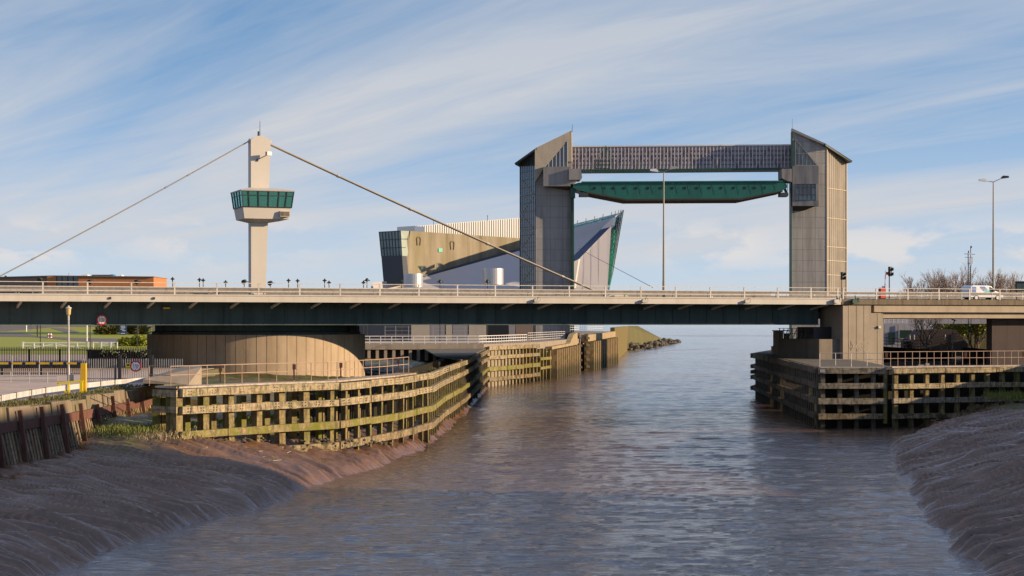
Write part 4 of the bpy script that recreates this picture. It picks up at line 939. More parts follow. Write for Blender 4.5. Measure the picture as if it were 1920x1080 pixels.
# nose timbers
m_ = MB(); NB = V(35.5, 246, 0)
nn = thing('dolphin_nose', 'dark pointed far nose of the timber dolphin with stacked rails', 'timber fender', (29.3, 218.6, 0))
for z0, z1, mt in LVRL + [(2.85, 3.25, 'greytimber')]:
    k = MB(); d = seg_normal(NB, RN); waler(k, NB, RN + V(-.05, .1, 0), z0, z1, 0.5, d); k.tube(RN + V(-.1, 0, z0), RN + V(-.1, 0, z1), 0.42, n=10); k.build('waler', mt, nn)
for i in range(8):
    k = MB(); p = NB.lerp(RN, i / 8); k.beam(p + V(.3, 0, -.8), p + V(.3, 0, 5.2), 0.5, 0.5, up=V(0, 1, 0)); k.build('pile', 'greytimber', nn)
m_ = MB(); m_.prism([RC + V(0.35, 0.35, 5.14), RE + V(0, 0.3, 5.14), RE + V(1.0, 2.4, 5.14), V(34.5, 178, 5.14), V(34, 200, 5.2), NB + V(0, 0, 5.3), RN + V(0.2, 0, 5.3)], (0, 0, 0.09)); tag(m_.build('dolphin_platform', 'greytimber'), 'mossy planked top of the right hand timber dolphin', 'platform')
m_ = MB(); pathtop([RC + V(.2, .1, 0), RE, ], 5.18, 5.24, 1.2, 'plank', fr, 'walkway')
pathtop([R2a, R2b], 5.2, 5.3, 1.3, 'plank', f2, 'walkway')
hp = [P(1537, 605, 154), P(1655, 605, 154.2)]; hp = [V(p.x, p.y, 0) for p in hp]
handrail(hp, 5.23, 1.18, fr, step=1.5, mat='galv')
hp2 = [V(R2a.x - 0.6, R2a.y + 0.6, 0), V(R2b.x - .2, R2b.y + .6, 0)]
handrail(hp2, 5.28, 1.25, f2, step=0.72)
for f in (0.02, 0.52, 0.90):
    p = hp2[0].lerp(hp2[1], f); k = MB(); k.box(p + V(0, -.05, 6.25), (0.22, 0.1, 0.45)); k.build('lifebuoy_bracket', 'rust', f2)
p = hp2[0].lerp(hp2[1], 0.27); k = MB(); k.box(p + V(0, -.4, 5.42), (0.3, 0.2, 0.24)); k.box(p + V(-.55, -.4, 5.36), (0.5, .15, .1)); k.build('sign_plate', 'panelbeige', f2)
k = MB(); k.box(RC + V(.35, -.33, 4.93), (0.42, 0.03, 0.25)); k.build('number_plate', 'galv', fr)
# fill behind the dolphin front
m_ = MB(); m_.prism([(30.2, 160, -1), (40, 161, -1), (47, 166, -1), (47, 181.3, -1), (36.5, 181.3, -1)], (0, 0, 5.6)); structure(m_, 'ground', 'brownwall')

# ================================================================== TIDAL BARRIER
def wallprism(pts, vec): return MB().prism(pts, vec)
BZ = 352.0
def tower(label, name='barrier_tower'): return thing(name, label, 'tower', (0, 0, 0), 'tidal barrier towers')
def pz(y, Z): return EYE - (y - HY) / F * Z
# left tower
lt = thing('barrier_tower', 'left concrete barrier tower with glazed stair side and sloping roof', 'tower', P(1035, 605, 355) + V(0, 0, -3), 'tidal barrier towers')
fl_, fr_ = P(1004.5, 605, 352.0), P(1071, 605, 352.7); ol, bl_, br_ = P(975.5, 605, 358.0), P(980, 605, 364), P(1068, 605, 364)
mb = MB(); mb.walls([(fl_.x, fl_.y), (fr_.x, fr_.y), (br_.x, br_.y), (fl_.x + 0.1, 364)], 4.5, [pz(279, 352.6), pz(248.5, 351.8), pz(248.5, 351.8) - .3, pz(279, 352.6)]); mb.build('shaft', 'barrier', lt)
mb = MB(); mb.walls([(ol.x, ol.y), (fl_.x - 0.03, fl_.y - 0.02), (fl_.x + 0.05, 364), (bl_.x, bl_.y)], 4.5, [pz(303, 358), pz(280, 352.6), pz(281, 352.6), pz(303, 358)]); gsd = mb.build('stair_glazing', 'darkglass', lt)
nr = seg_normal(V(ol.x, ol.y, 0), V(fl_.x, fl_.y, 0)); mb = MB()
for i in range(9):
    t = i / 8; a = V(ol.x, ol.y, 0).lerp(V(fl_.x, fl_.y, 0), t) + nr * 0.06; mb.beam(a + V(0, 0, 4.6), a + V(0, 0, pz(303, 358) + t * 2.0), 0.05 if i not in (0, 8) else .16, 0.08, up=V(0, 1, 0))
for z in np.arange(6, 40, 1.55): mb.beam(V(ol.x, ol.y, z) + nr * .06, V(fl_.x, fl_.y, z) + nr * .06, 0.05, 0.05)
mb.build('glazing_bars', 'deepdark', gsd)
mb = MB()
for i, z in enumerate((17, 20.4, 23.8, 27.2, 30.6, 34)):
    a = V(ol.x, ol.y, z).lerp(V(fl_.x, fl_.y, z), 0.12) + nr * .03; b_ = V(ol.x, ol.y, z + 3.0).lerp(V(fl_.x, fl_.y, z + 3.0), 0.9) + nr * .03
    if i % 2: a.z, b_.z = b_.z, a.z
    mb.beam(a, b_, 0.05, 0.35); mb.beam(V(ol.x, ol.y, z) + nr * .03, V(fl_.x, fl_.y, z) + nr * .03, 0.05, 0.3)
mb.build('stair_flight', 'panelgrey', gsd)
mb = MB(); mb.prism([P(1006, 276.5, 351.0), P(964.5, 306, 354.5), P(966, 309, 354.5), P(1006, 281, 351.0)], (2.0, 12, 0)); mb.build('roof_canopy', 'greenedge', lt)
mb = MB(); mb.prism([P(1003, 341, 351.0), P(1003, 278, 351.0), P(1071.3, 244.8, 352.0), P(1072, 303, 352.0), P(1064.5, 303, 351.9), P(1064.5, 263.5, 351.9), P(1021.5, 313, 351.35)], (0.2, 1.35, 0)); mb.build('sunlit_wedge', 'barrierlit', lt)  # added slab, outlined and tilted to form the sunlit area of the front
mb = MB(); mb.prism([P(1022, 313.5, 351.9), P(1064, 265, 352.05), P(1064, 313.5, 352.05)], (0, .1, 0)); tw = mb.build('triangular_window', 'darkglass', lt)
mb = MB()
for x in (1029, 1036, 1043, 1050, 1057, 1064): mb.beam(P(x, 313, 351.8), P(x, 265 + (1064 - x) / 42 * 48.5, 351.8), 0.12, 0.1)
mb.build('window_bars', 'mullion', tw)
mb = MB(); mb.prism([P(1018.7, 312.5, 350.2), P(1070, 312.5, 350.0), P(1070, 349, 350.0), P(1018.7, 349, 350.2)], (0.05, 1.9, 0)); mb.build('machinery_housing', 'barrierbox', lt)
mb = MB(); mb.prism([P(1067, 316.5, 349.5), P(1089, 316.5, 349.5), P(1091.5, 333, 349.5), P(1088, 337, 349.5), P(1067, 337, 349.5)], (0, 5, 0)); mb.prism([P(1069, 337, 350), P(1084, 337, 350), P(1075, 345, 350), P(1069, 345, 350)], (0, 4, 0)); mb.build('gate_bracket', 'barrierbox', lt)
mb = MB(); mb.prism([P(1022, 349.1, 350.5), P(1070, 349.1, 350.4), P(1070, 357, 351.8), P(1030, 351, 351.6)], (0, .8, 0)); mb.build('housing_underside', 'joint', lt)
mb = MB(); mb.prism([P(1071.6, 345, 351.2), P(1076.3, 345, 351.2), P(1076.3, 640, 351.2), P(1071.6, 640, 351.2)], (0, 2.2, 0)); mb.box(P(1074, 362, 351.0), (0.9, 1.2, 2.0)); mb.build('gate_guide', 'green', lt)
mb = MB(); mb.tube(P(1072.5, 248, 352), P(1073.5, 233, 352), 0.05, .03); mb.build('lightning_rod', 'dark', lt)
# right tower
rt = thing('barrier_tower', 'right concrete barrier tower with blue bay window and sunlit ribbed flank', 'tower', P(1530, 605, 355) + V(0, 0, -3), 'tidal barrier towers')
f0, f1 = P(1485, 605, 352.0), P(1548.5, 605, 352.5); b1 = P(1586.5, 605, 360)
mb = MB(); mb.walls([(f0.x, f0.y), (f1.x, f1.y), (f1.x + .1, 364), (f0.x + 2.8, 364)], 2, [pz(242.5, 352.6), pz(271.5, 351.8), pz(271.5, 351.8), pz(242.5, 352.6)]); mb.build('shaft', 'barrier', rt)
mb = MB(); mb.walls([(f1.x + .01, f1.y + .02), (b1.x, b1.y), (b1.x - 1, 365), (f1.x + .12, 364)], 2, [pz(273, 351.8), pz(303, 360), pz(303, 360), pz(273, 351.8)]); fk = mb.build('flank_wall', 'barrierlit', rt)
nr = seg_normal(V(f1.x, f1.y, 0), V(b1.x, b1.y, 0)); mb = MB()
A_, B_ = V(f1.x, f1.y, 0), V(b1.x, b1.y, 0)
for i in range(1, 10):
    t = i / 10; p = A_.lerp(B_, t) + nr * 0.02; mb.beam(p + V(0, 0, 2), p + V(0, 0, pz(273 + 30 * t, 351.8 + 8.2 * t) - .6), 0.32, 0.16, up=nr)
mb.build('rib', 'barrierlit', fk)
mb = MB()
for t in (0.02, 0.985):
    p = A_.lerp(B_, t) + nr * 0.1; mb.beam(p + V(0, 0, 2), p + V(0, 0, pz(276 + 30 * t, 351.8 + 8.2 * t)), 0.26, 0.26, up=nr)
for y in (352, 408, 462, 488, 515): mb.beam(A_ + nr * .12 + V(0, 0, pz(y, 352)), B_ + nr * .12 + V(0, 0, pz(y, 352)), 0.07, 0.12)
mb.build('corner_trim', 'panelbeige', fk)
mb = MB(); mb.prism([P(1548, 269, 351.2), P(1598.5, 301.5, 358), P(1597, 304.5, 358), P(1548, 273.5, 351.2)], (-2, 11, 0)); mb.build('roof_canopy', 'greenedge', rt)
mb = MB(); mb.prism([P(1485, 240.5, 351.8), P(1549, 269.5, 351.5), P(1549, 273, 351.5), P(1485, 246, 351.8)], (0, 1, 0)); mb.build('coping', 'barrierbox', rt)
mb = MB(); mb.prism([P(1491.3, 261.5, 351.9), P(1531, 309.5, 352.0), P(1491.3, 309.5, 351.9)], (0, .15, 0)); tw = mb.build('triangular_window', 'darkglass', rt)
mb = MB()
for x in (1491.3, 1498, 1505, 1511.5, 1518, 1524.5): mb.beam(P(x, 309.5, 351.7), P(x, 261.5 + (x - 1491.3) / 39.7 * 48, 351.7), 0.11, 0.1)
mb.beam(P(1490, 310, 351.7), P(1533, 310, 351.5), .12, .16); mb.beam(P(1491, 260, 351.7), P(1533, 311, 351.5), .12, .16); mb.beam(P(1491, 288, 351.7), P(1512, 288, 351.6), .1, .1)
mb.build('window_bars', 'panelgrey', tw)
mb = MB(); mb.prism([P(1486, 311, 350.6), P(1535, 311, 350.2), P(1535, 345, 350.2), P(1486, 345, 350.6)], (0, 1.6, 0)); mb.prism([P(1486, 376, 350.6), P(1535, 376, 350.2), P(1535, 386, 350.2), P(1486, 386, 350.6)], (0, 1.6, 0)); mb.prism([P(1486, 345, 350.6), P(1491, 345, 350.5), P(1491, 376, 350.5), P(1486, 376, 350.6)], (0, 1.6, 0)); mb.prism([P(1529.5, 345, 350.2), P(1535, 345, 350.2), P(1535, 376, 350.2), P(1529.5, 376, 350.2)], (0, 1.6, 0)); mb.build('bay_housing', 'barrierbox', rt)
mb = MB(); mb.prism([P(1491, 345, 350.9), P(1529.5, 345, 350.6), P(1529.5, 376, 350.6), P(1491, 376, 350.9)], (0, .3, 0)); bw = mb.build('bay_window', 'bayglass', rt)
mb = MB()
for x in (1491.5, 1498, 1506, 1513.5, 1521, 1529): mb.beam(P(x, 345, 350.5), P(x, 376, 350.5), .14, .14)
for y in (345.5, 350.5, 365, 375.5): mb.beam(P(1491, y, 350.5), P(1529.5, y, 350.3), .12, .16 if y < 351 else .1)
mb.build('window_frame', 'deepdark', bw)
mb = MB()
for x, y in ((1502, 353), (1509.5, 353), (1517, 353)): mb.box(P(x, y + 6, 350.7), (.5, .1, 1.1))
mb.build('window_blind', 'panelgrey', bw)
mb = MB(); mb.prism([P(1487, 386.1, 350.8), P(1530, 386.1, 350.5), P(1510, 394, 352), P(1487, 398, 352.3)], (0, .8, 0)); mb.build('housing_underside', 'joint', rt)
mb = MB(); mb.prism([P(1466, 316.5, 349.8), P(1484.8, 316.5, 349.8), P(1484.8, 341, 349.8), P(1476, 339, 349.8), P(1466, 334, 349.8)], (0, 5, 0)); mb.build('gate_bracket', 'barrierbox', rt)
mb = MB(); mb.prism([P(1482.6, 342, 351.4), P(1484.8, 342, 351.4), P(1484.8, 690, 351.4), P(1482.6, 690, 351.4)], (0, 2, 0)); mb.build('gate_guide', 'green', rt)
mb = MB(); mb.prism([P(1483.5, 247, 351.3), P(1486.3, 249, 351.3), P(1486.3, 316, 351.3), P(1483.5, 316, 351.3)], (0, .6, 0)); mb.build('edge_panel', 'green', rt)
mb = MB(); mb.tube(P(1485.5, 241, 352), P(1485.5, 222, 352), .03, .02); mb.build('lightning_rod', 'dark', rt)
# gantry
gn = thing('barrier_gantry', 'long mesh clad lifting gantry joining the tops of the two barrier towers', 'gantry', P(1280, 320, 354))
gx0, gx1 = 1072.2, 1484.5
mb = MB(); mb.prism([P(gx0, 275, 354.5), P(gx1, 272, 354.5), P(gx1, 316, 354.5), P(gx0, 318, 354.5)], (0, 4.5, 0)); mb.build('cladding', 'mauve', gn)
mb = MB(); n = 62
for i in range(n + 1):
    x = gx0 + (gx1 - gx0) * i / n; yt = 274.8 - 3 * i / n; mb.beam(P(x, yt, 354.45), P(x, 317 - i / n * 1.5, 354.3), 0.13, 0.05, up=(0, 1, 0))
mb.build('mullions', 'mullion', gn)
mb = MB()
for i in range(11):
    x = gx0 + 26 + i * 38
    mb.beam(P(x - 19, 315, 354.45), P(x, 277, 354.45), 0.34, 0.04, up=(0, 1, 0)); mb.beam(P(x, 277, 354.46), P(x + 19, 315, 354.46), 0.34, 0.04, up=(0, 1, 0))
for y in (283, 291.5, 300, 308): mb.beam(P(gx0, y + 1.5, 354.47), P(gx1, y - .5, 354.47), 0.05, 0.32 if y < 305 else .2)
mb.build('truss', 'trussmauve', gn)
mb = MB(); mb.beam(P(gx0, 274.8, 354.5), P(gx1, 271.8, 354.5), 0.4, 0.25); mb.build('roof_edge', 'mullion', gn)
mb = MB(); mb.prism([P(1084, 318, 353.2), P(1472, 314.5, 353.2), P(1472, 318.3, 353.2), P(1084, 321.5, 353.2)], (0, 5.2, 0)); mb.build('bottom_beam', 'green', gn)
cg = MB()
for x in (1118, 1126, 1134, 1142.5): cg.beam(P(x, 298, 352), P(x, 321, 352), .12, .12)
for y in (302, 309, 316, 321): cg.beam(P(1117.5, y, 352), P(1143.5, y, 352), .12, .16)
cg.beam(P(1118, 302, 352), P(1133, 275, 352.8), .1, .1); cg.beam(P(1136, 273, 352.8), P(1136, 300, 352.4), .14, .14); cg.beam(P(1143, 302, 352), P(1138, 275, 352.8), .1, .1)
cg.prism([P(1117, 320.5, 351.8), P(1144, 320.5, 351.8), P(1144, 322, 351.8), P(1117, 322, 351.8)], (0, 1.5, 0)); cg.build('maintenance_cradle', 'green', gn)
# gate
gt = thing('barrier_gate', 'teal steel tidal gate panel raised flat between the barrier towers', 'gate', P(1280, 360, 352))
prof = [P(1074.5, 346, 350), P(1084, 342.5, 350), P(1110, 341.3, 350), P(1468, 340, 350), P(1476, 346, 350), P(1476, 352, 350), P(1466, 357.5, 350), P(1389, 372, 350), P(1174, 373.4, 350), P(1104, 361, 350), P(1084, 356.5, 350), P(1074.5, 352, 350)]
mb = MB(); mb.prism(prof, (0, 9.0, 0)); gp = mb.build('gate_panel', 'teal', gt)
mb = MB()
holes = (1114.7, 1132.7, 1150, 1170, 1192.5, 1214.6, 1238.5, 1260.5, 1284, 1306.7, 1330, 1352, 1375.4, 1396.5, 1414.7, 1433)
for x in holes:
    c = P(x, 353 - (x - 1114) * .0025, 350); mb.tube(c + V(0, .05, 0), c + V(0, -.05, 0), 0.29, n=14)
mb.build('drain_holes', 'black', gp)
mb = MB()
for x in list(range(1100, 1470, 23)): mb.beam(P(x + 9, 342.5, 349.9), P(x + 9, 358 if x < 1110 or x > 1440 else 366, 349.995), .12, .014, up=(0, 1, 0))
mb.beam(P(1090, 341.3, 349.8), P(1468, 339.6, 349.8), .3, .22); mb.build('stiffener', 'teal', gp)
mb = MB(); mb.prism([P(1102, 360.5, 349.8), P(1174, 373.3, 349.8), P(1389, 372, 349.8), P(1468, 357, 349.8), P(1468, 359, 349.8), P(1390, 375.2, 349.8), P(1173, 376.2, 349.8), P(1100, 362.2, 349.8)], (0, 9.2, 0)); mb.build('seal_edge', 'joint', gt)
for x0, x1 in ((1086, 1103), (1463, 1478)):
    mb = MB(); mb.prism([P(x0, 361, 349.5), P(x1, 361, 349.5), P(x1, 368, 349.5), P(x0, 368, 349.5)], (0, 3, 0)); mb.beam(P((x0 + x1) / 2, 352, 351), P((x0 + x1) / 2 + (-6 if x0 < 1200 else 6), 366, 351), .3, .5); mb.build('gate_roller', 'greenedge', gt)
# thin wires from the tower
for i, (a, b_) in enumerate(((P(1085, 466, 349), P(1224, 539, 214)),)):
    mb = MB(); mb.tube(a, b_, 0.035, n=5); tag(mb.build('guy_wire', 'dark'), 'thin dark wire slanting down from the left barrier tower', 'wire')

# ================================================================== AQUARIUM BUILDING
dp = thing('aquarium_building', 'angular aquarium building with stained beige wall and glass prow behind the barrier', 'building', P(930, 605, 470) + V(0, 0, -3))
zl, zr = 446, 486
_da, _db = P(768, 605, 446), P(1075, 605, 494); _da.z = _db.z = 0
def DZ(x): return onseg(x, _da, _db).y
def DP(x, y, dz=0): return P(x, y, DZ(x) + dz)
mb = MB(); mb.prism([DP(768, 433), DP(1010, 449), DP(1010, 455), DP(790, 517.5), DP(759, 517.5), DP(754, 478)], (3, 6, 0)); cw = mb.build('concrete_wall', 'deepwall', dp)
for x, y, r_ in ((826, 469, 3.6), (791, 503, 2.2)):
    m_ = MB(); m_.prism([DP(x - r_, y - r_, -.3), DP(x + r_, y - r_, -.3), DP(x + r_, y + r_, -.3), DP(x - r_, y + r_, -.3)], (0, .5, 0)); m_.build('window', 'mint', dp)
mb = MB()
for x, y in ((785, 448), (848, 456)):
    for i in range(10):
        a0, a1 = math.pi * i / 10, math.pi * (i + 1) / 10
        mb.beam(DP(x + 3.6 * math.cos(a0), y - 3.6 * math.sin(a0), -.15), DP(x + 3.6 * math.cos(a1), y - 3.6 * math.sin(a1), -.15), .2, .25)
    for sx in (-3.6, 3.6): mb.beam(DP(x + sx, y, -.15), DP(x + sx * .7, y + 12, -.15), .2, .22)
mb.build('arch_relief', 'beamdark', cw)
mb = MB(); mb.prism([DP(1010, 455, -1), DP(1010, 459, -1), DP(805, 518, -1), DP(788, 518, -1)], (0, 8, 0)); mb.build('dark_band', 'deepdark', dp)
mb = MB(); mb.prism([DP(777.5, 424, 6), DP(1030, 404, 6), DP(1030, 452, 6), DP(777.5, 434, 6)], (6, 14, 0)); wc = mb.build('metal_cladding', 'deepwhite', dp)
mb = MB()
for i in range(58):
    x = 779 + i * 4.2; mb.beam(DP(x, 424.6 - (x - 777) * .079, 5.9), DP(x, 434 + (x - 777) * .07, 5.9), .16, .12)
mb.build('cladding_ribs', 'panelgrey', wc)
mb = MB(); mb.prism([P(744.5, 425.5, 449), P(777.5, 423.5, 451), P(777.5, 436, 451), P(744.5, 436, 449)], (4, 9, 0)); mb.build('plant_room', 'deepblue', dp)
mb = MB(); mb.prism([P(710.5, 435, 444), P(751, 432.7, 442), P(753.5, 479.5, 442), P(715, 481, 444)], (2, 7, 0)); gb = mb.build('glass_bay', 'bayglass', dp)
mb = MB()
for i in range(8):
    t = i / 7; mb.beam(P(710.5 + 40.5 * t, 435 - 2.3 * t, 443.8 - 2 * t), P(715 + 38.5 * t, 481 - 1.5 * t, 443.8 - 2 * t), .12, .12)
for t in (0, .33, .66, 1): mb.beam(P(710.5 + 4.5 * t, 435 + 46 * t, 443.8), P(751 + 2.5 * t, 432.7 + 46.8 * t, 441.8), .12, .14)
mb.build('glazing_bars', 'deepdark', gb)
mb = MB(); mb.prism([P(751.3, 432.6, 441.9), P(768.5, 433.3, 446.2), P(762, 479, 446.2), P(753.8, 479.5, 441.9)], (1, 3, 0)); sb = mb.build('side_glazing', 'paleglass', dp)
mb = MB(); mb.beam(P(768.5, 433, 446), P(762, 479, 446), .2, .3); mb.beam(P(751, 432.6, 441.6), P(753.6, 479, 441.6), .15, .18); mb.beam(P(751.5, 448, 441.7), P(766.6, 448, 446), .12, .14); mb.beam(P(752.5, 464, 441.7), P(764.5, 464, 446), .12, .14); mb.build('glazing_bars', 'deepdark', sb)
mb = MB(); mb.prism([P(715, 481.2, 443.5), P(753.8, 479.7, 441.6), P(757.5, 531, 441.6), P(719.5, 534, 443.5)], (2, 8, 0)); mb.build('base_wall', 'deepdark', dp)
# low grey roof sweeping down to the left
mb = MB(); mb.add([P(1040, 452, 472), P(1040, 560, 444), P(690, 560, 440), P(698, 530, 441), P(795, 519.5, 449), P(1040, 640, 480), P(690, 640, 470)], [(0, 4, 3, 2, 1), (1, 2, 6, 5), (0, 1, 5), (2, 3, 6), (3, 4, 5, 6), (0, 5, 4)]); lr = mb.build('low_roof', 'deeproof', dp)
for x0, x1, y0, y1 in ((756.5, 793, 513.5, 531), (905, 944, 503.5, 526)):
    a = P((x0 + x1) / 2, y1, 437); r_ = (x1 - x0) / 2 / F * 437; h = (y1 - y0) / F * 437
    m_ = MB(); m_.lathe(a + V(0, 0, -1), [(r_, 0), (r_, h + .6), (r_ * .99, h + 1)], 28); m_.build('roof_vent', 'silver', dp)
# right wing: roof, blue fascia, grey wall and glass prow
mb = MB(); mb.prism([P(1058, 429, 452), P(1151, 406.5, 446), P(1146, 414, 445), P(1066, 492, 441), P(1050, 505, 441)], (4, 30, 3)); mb.build('upper_roof', 'deeproof', dp)
mb = MB(); mb.prism([P(1151, 406, 443), P(1147.5, 422, 443), P(1083, 487, 439), P(1070, 491, 439), P(1072, 483, 439)], (2, 8, 0)); mb.build('roof_fascia', 'deepblue', dp)
mb = MB(); mb.prism([P(1085, 486, 438.5), P(1138, 432, 439.5), P(1146, 424, 439.6), P(1138, 560, 439.5), P(1073, 560, 438.5), P(1080, 500, 438.5)], (0, 5, 0)); gw_ = mb.build('end_wall', 'deepgrey', dp)
mb = MB()
for t in (0.25, .5, .75): mb.beam(P(1085 + 52 * t, 486 - 54 * t, 438.4 + t), P(1078 + 58 * t, 545, 438.49 + t), .03, .03)
mb.build('panel_joints', 'panelgrey', gw_)
mb = MB(); mb.prism([P(1066, 495, 437), P(1085, 486, 437.5), P(1077, 540, 437.5), P(1066, 545, 437)], (1, 3, 0)); mb.build('white_return', 'deepwhite', dp)
mb = MB(); mb.prism([P(1151.5, 411, 449), P(1168, 393.5, 446), P(1147.5, 512, 446), P(1140, 545, 449), P(1143, 480, 449)], (0.3, 0.6, 0)); gpz = mb.build('glass_prow', 'spireglass', dp)
mb = MB(); mb.prism([P(1136, 455, 448), P(1145, 440, 448), P(1151, 413, 448), P(1153.5, 416, 448), P(1142, 540, 448), P(1137, 545, 448)], (0, 3, 0)); mb.build('prow_frame', 'mint', dp)
mb = MB()
for i in range(13):
    t = i / 12; a = P(1153.5, 412, 448.6).lerp(P(1142, 530, 448.6), t); b_ = P(1168, 393.5, 445.7).lerp(P(1147.5, 512, 445.7), t); mb.beam(a, b_, .1, .12)
for t in (0, .33, .66, 1): mb.beam(P(1153.5, 412, 448.5).lerp(P(1168, 393.5, 445.6), t), P(1142, 530, 448.5).lerp(P(1147.5, 512, 445.6), t), .1, .14)
mb.build('glazing_bars', 'silver', gpz)
mb = MB(); mb.prism([P(1062, 431, 447), P(1153, 407, 441), P(1156, 401, 441), P(1062, 424, 447)], (0, .3, 0)); rg = mb.build('roof_screen', 'spireglass', dp)
mb = MB()
for x in (1066, 1081, 1097, 1113, 1129, 1145, 1152, 1158, 1162):
    y = 428 - (x - 1066) * .25; mb.beam(P(x, y, 443), P(x + 2.2, y - 11, 442), .12, .2)
mb.beam(P(1062, 427, 446), P(1155, 403.5, 441), .1, .14); mb.build('roof_fins', 'silver', rg)
mb = MB(); mb.tube(P(914, 414, 455), P(914, 403.5, 455), .06); mb.beam(P(912.5, 405, 455), P(915.5, 405, 455), .06, .06); mb.tube(P(813, 422, 455), P(813, 411, 455), .05); mb.build('antenna', 'dark', dp)

# ================================================================== ORANGE BUILDING (far left)
ob = thing('brick_building', 'long low orange brick building with flat roof beyond the left bridge railing', 'building', P(120, 605, 470) + V(0, 0, -.3))
def OP(x, y, d=0): return P(x, y, 470 + d)
mb = MB(); mb.prism([OP(147, 519), OP(288, 519.2), OP(288, 609.2), OP(147, 609.2)], (0, 18, 0)); mb.build('wall', 'orange', ob)
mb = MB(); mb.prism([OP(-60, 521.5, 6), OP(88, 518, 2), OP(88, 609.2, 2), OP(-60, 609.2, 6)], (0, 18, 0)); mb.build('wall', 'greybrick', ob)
mb = MB(); mb.prism([OP(88.2, 517.8, 1), OP(105.5, 517.5, 1), OP(105.5, 609.2, 1), OP(88.2, 609.2, 1)], (0, 15, 0)); mb.build('wall', 'orange', ob)
mb = MB(); mb.prism([OP(105.8, 517.5, 1.5), OP(146.8, 518.4, 1.5), OP(146.8, 545, 1.5), OP(105.8, 545, 1.5)], (0, 14, 0)); wn_ = mb.build('window', 'darkglass', ob)
mb = MB()
for x in (116, 127, 137): mb.beam(OP(x, 518.2, 1.3), OP(x, 545, 1.3), .12, .12)
mb.build('frame', 'dark', wn_)
mb = MB(); mb.prism([OP(104, 516.3, -.4), OP(289, 518.2, -.4), OP(289, 519.3, -.4), OP(104, 517.6, -.4)], (0, 19, 0)); mb.prism([OP(-60, 520.4, 5.5), OP(104, 516.3, 1), OP(104, 517.5, 1), OP(-60, 521.6, 5.5)], (0, 19, 0)); mb.build('roof', 'panelgrey', ob)
for x0, x1, y0, mt in ((153, 164, 515, 'white'), (172, 207, 515, 'deepdark'), (207, 212, 514.5, 'cardblue'), (225, 228, 515.5, 'white')):
    m_ = MB(); m_.prism([OP(x0, y0, 5), OP(x1, y0, 5), OP(x1, 519, 5), OP(x0, 519, 5)], (0, 3, 0)); m_.build('roof_unit', mt, ob)
mb = MB(); mb.tube(OP(129, 518, 4), OP(129, 512, 4), .05); mb.tube(OP(10, 520, 4), OP(11, 517, 4), .3); mb.build('antenna', 'dark', ob)

# ================================================================== LAMPS
def double_lamp(px, ytop, off, ybase_z, label, armL, armR, hl, hr):
    r_ = (px - CX) / F; s = (BO.x + BN.x * off - r_ * (BO.y + BN.y * off)) / (r_ * BU.y - BU.x); b0 = B(s, off, DECK)
    Z = b0.y; zt = pz(ytop, Z); t_ = thing('street_lamp', label, 'street lamp', b0, 'tall double headed bridge lamps')
    m_ = MB(); m_.tube(b0, b0 + V(0, 0, 2.0), 0.16, 0.15, 10); m_.tube(b0 + V(0, 0, 2.0), V(b0.x, b0.y, zt), 0.135, 0.065, 10); m_.build('pole', 'cable', t_)
    top = V(b0.x, b0.y, zt)
    for (dx, dz), hd in ((armL, hl), (armR, hr)):
        e = top + V(dx, -0.2, dz); m_ = MB(); m_.tube(top - V(0, 0, .05), e, 0.045, .035, 7); a = m_.build('arm', 'cable', t_)
        sx = 1 if dx > 0 else -1; m_ = MB(); m_.prism([e + V(-.1 * sx, -.15, -.1), e + V(.75 * sx, -.15, .02), e + V(.7 * sx, -.15, .22), e + V(.1 * sx, -.15, .26), e + V(-.1 * sx, -.15, .1)], (0, .36, 0)); m_.build('lamp_head', hd, t_)
    return t_
double_lamp(1244.5, 322, 15.2, 0, 'tall double headed street lamp standing mid bridge in front of the gate', (-.75, .05), (.75, .32), 'white', 'galv')
double_lamp(1862.5, 340.5, 15.2, 0, 'tall double headed street lamp beside the van on the right', (-1.0, .08), (1.0, .42), 'white', 'dark')
# promenade lamps beyond the bridge
def prom(loc, topz, kind):
    t_ = thing('promenade_lamp', None, 'lamp', loc, 'dark lamps showing over the far railing'); b0 = Vector(loc); h = topz - b0.z
    m_ = MB(); m_.tube(b0, b0 + V(0, 0, h - .5), .08, .06, 8); m_.build('pole', 'dark', t_)
    m_ = MB()
    if kind == 0: m_.lathe(b0 + V(0, 0, h - .6), [(.08, 0), (.12, .25), (.33, .32), (.36, .42), (.16, .5), (.08, .7)], 12)
    elif kind == 1: m_.box(b0 + V(0, 0, h - .35), (1.0, .14, .12)); m_.lathe(b0 + V(0, 0, h - .5), [(.1, 0), (.32, .1), (.3, .3), (.1, .55)], 10)
    else: m_.tube(b0 + V(-.1, -.3, h - .35), b0 + V(.1, .25, h - .15), .38, .28, 14); m_.box(b0 + V(.45, 0, h - .3), (.5, .12, .12))
    m_.build('lamp_head', 'dark', t_); return t_
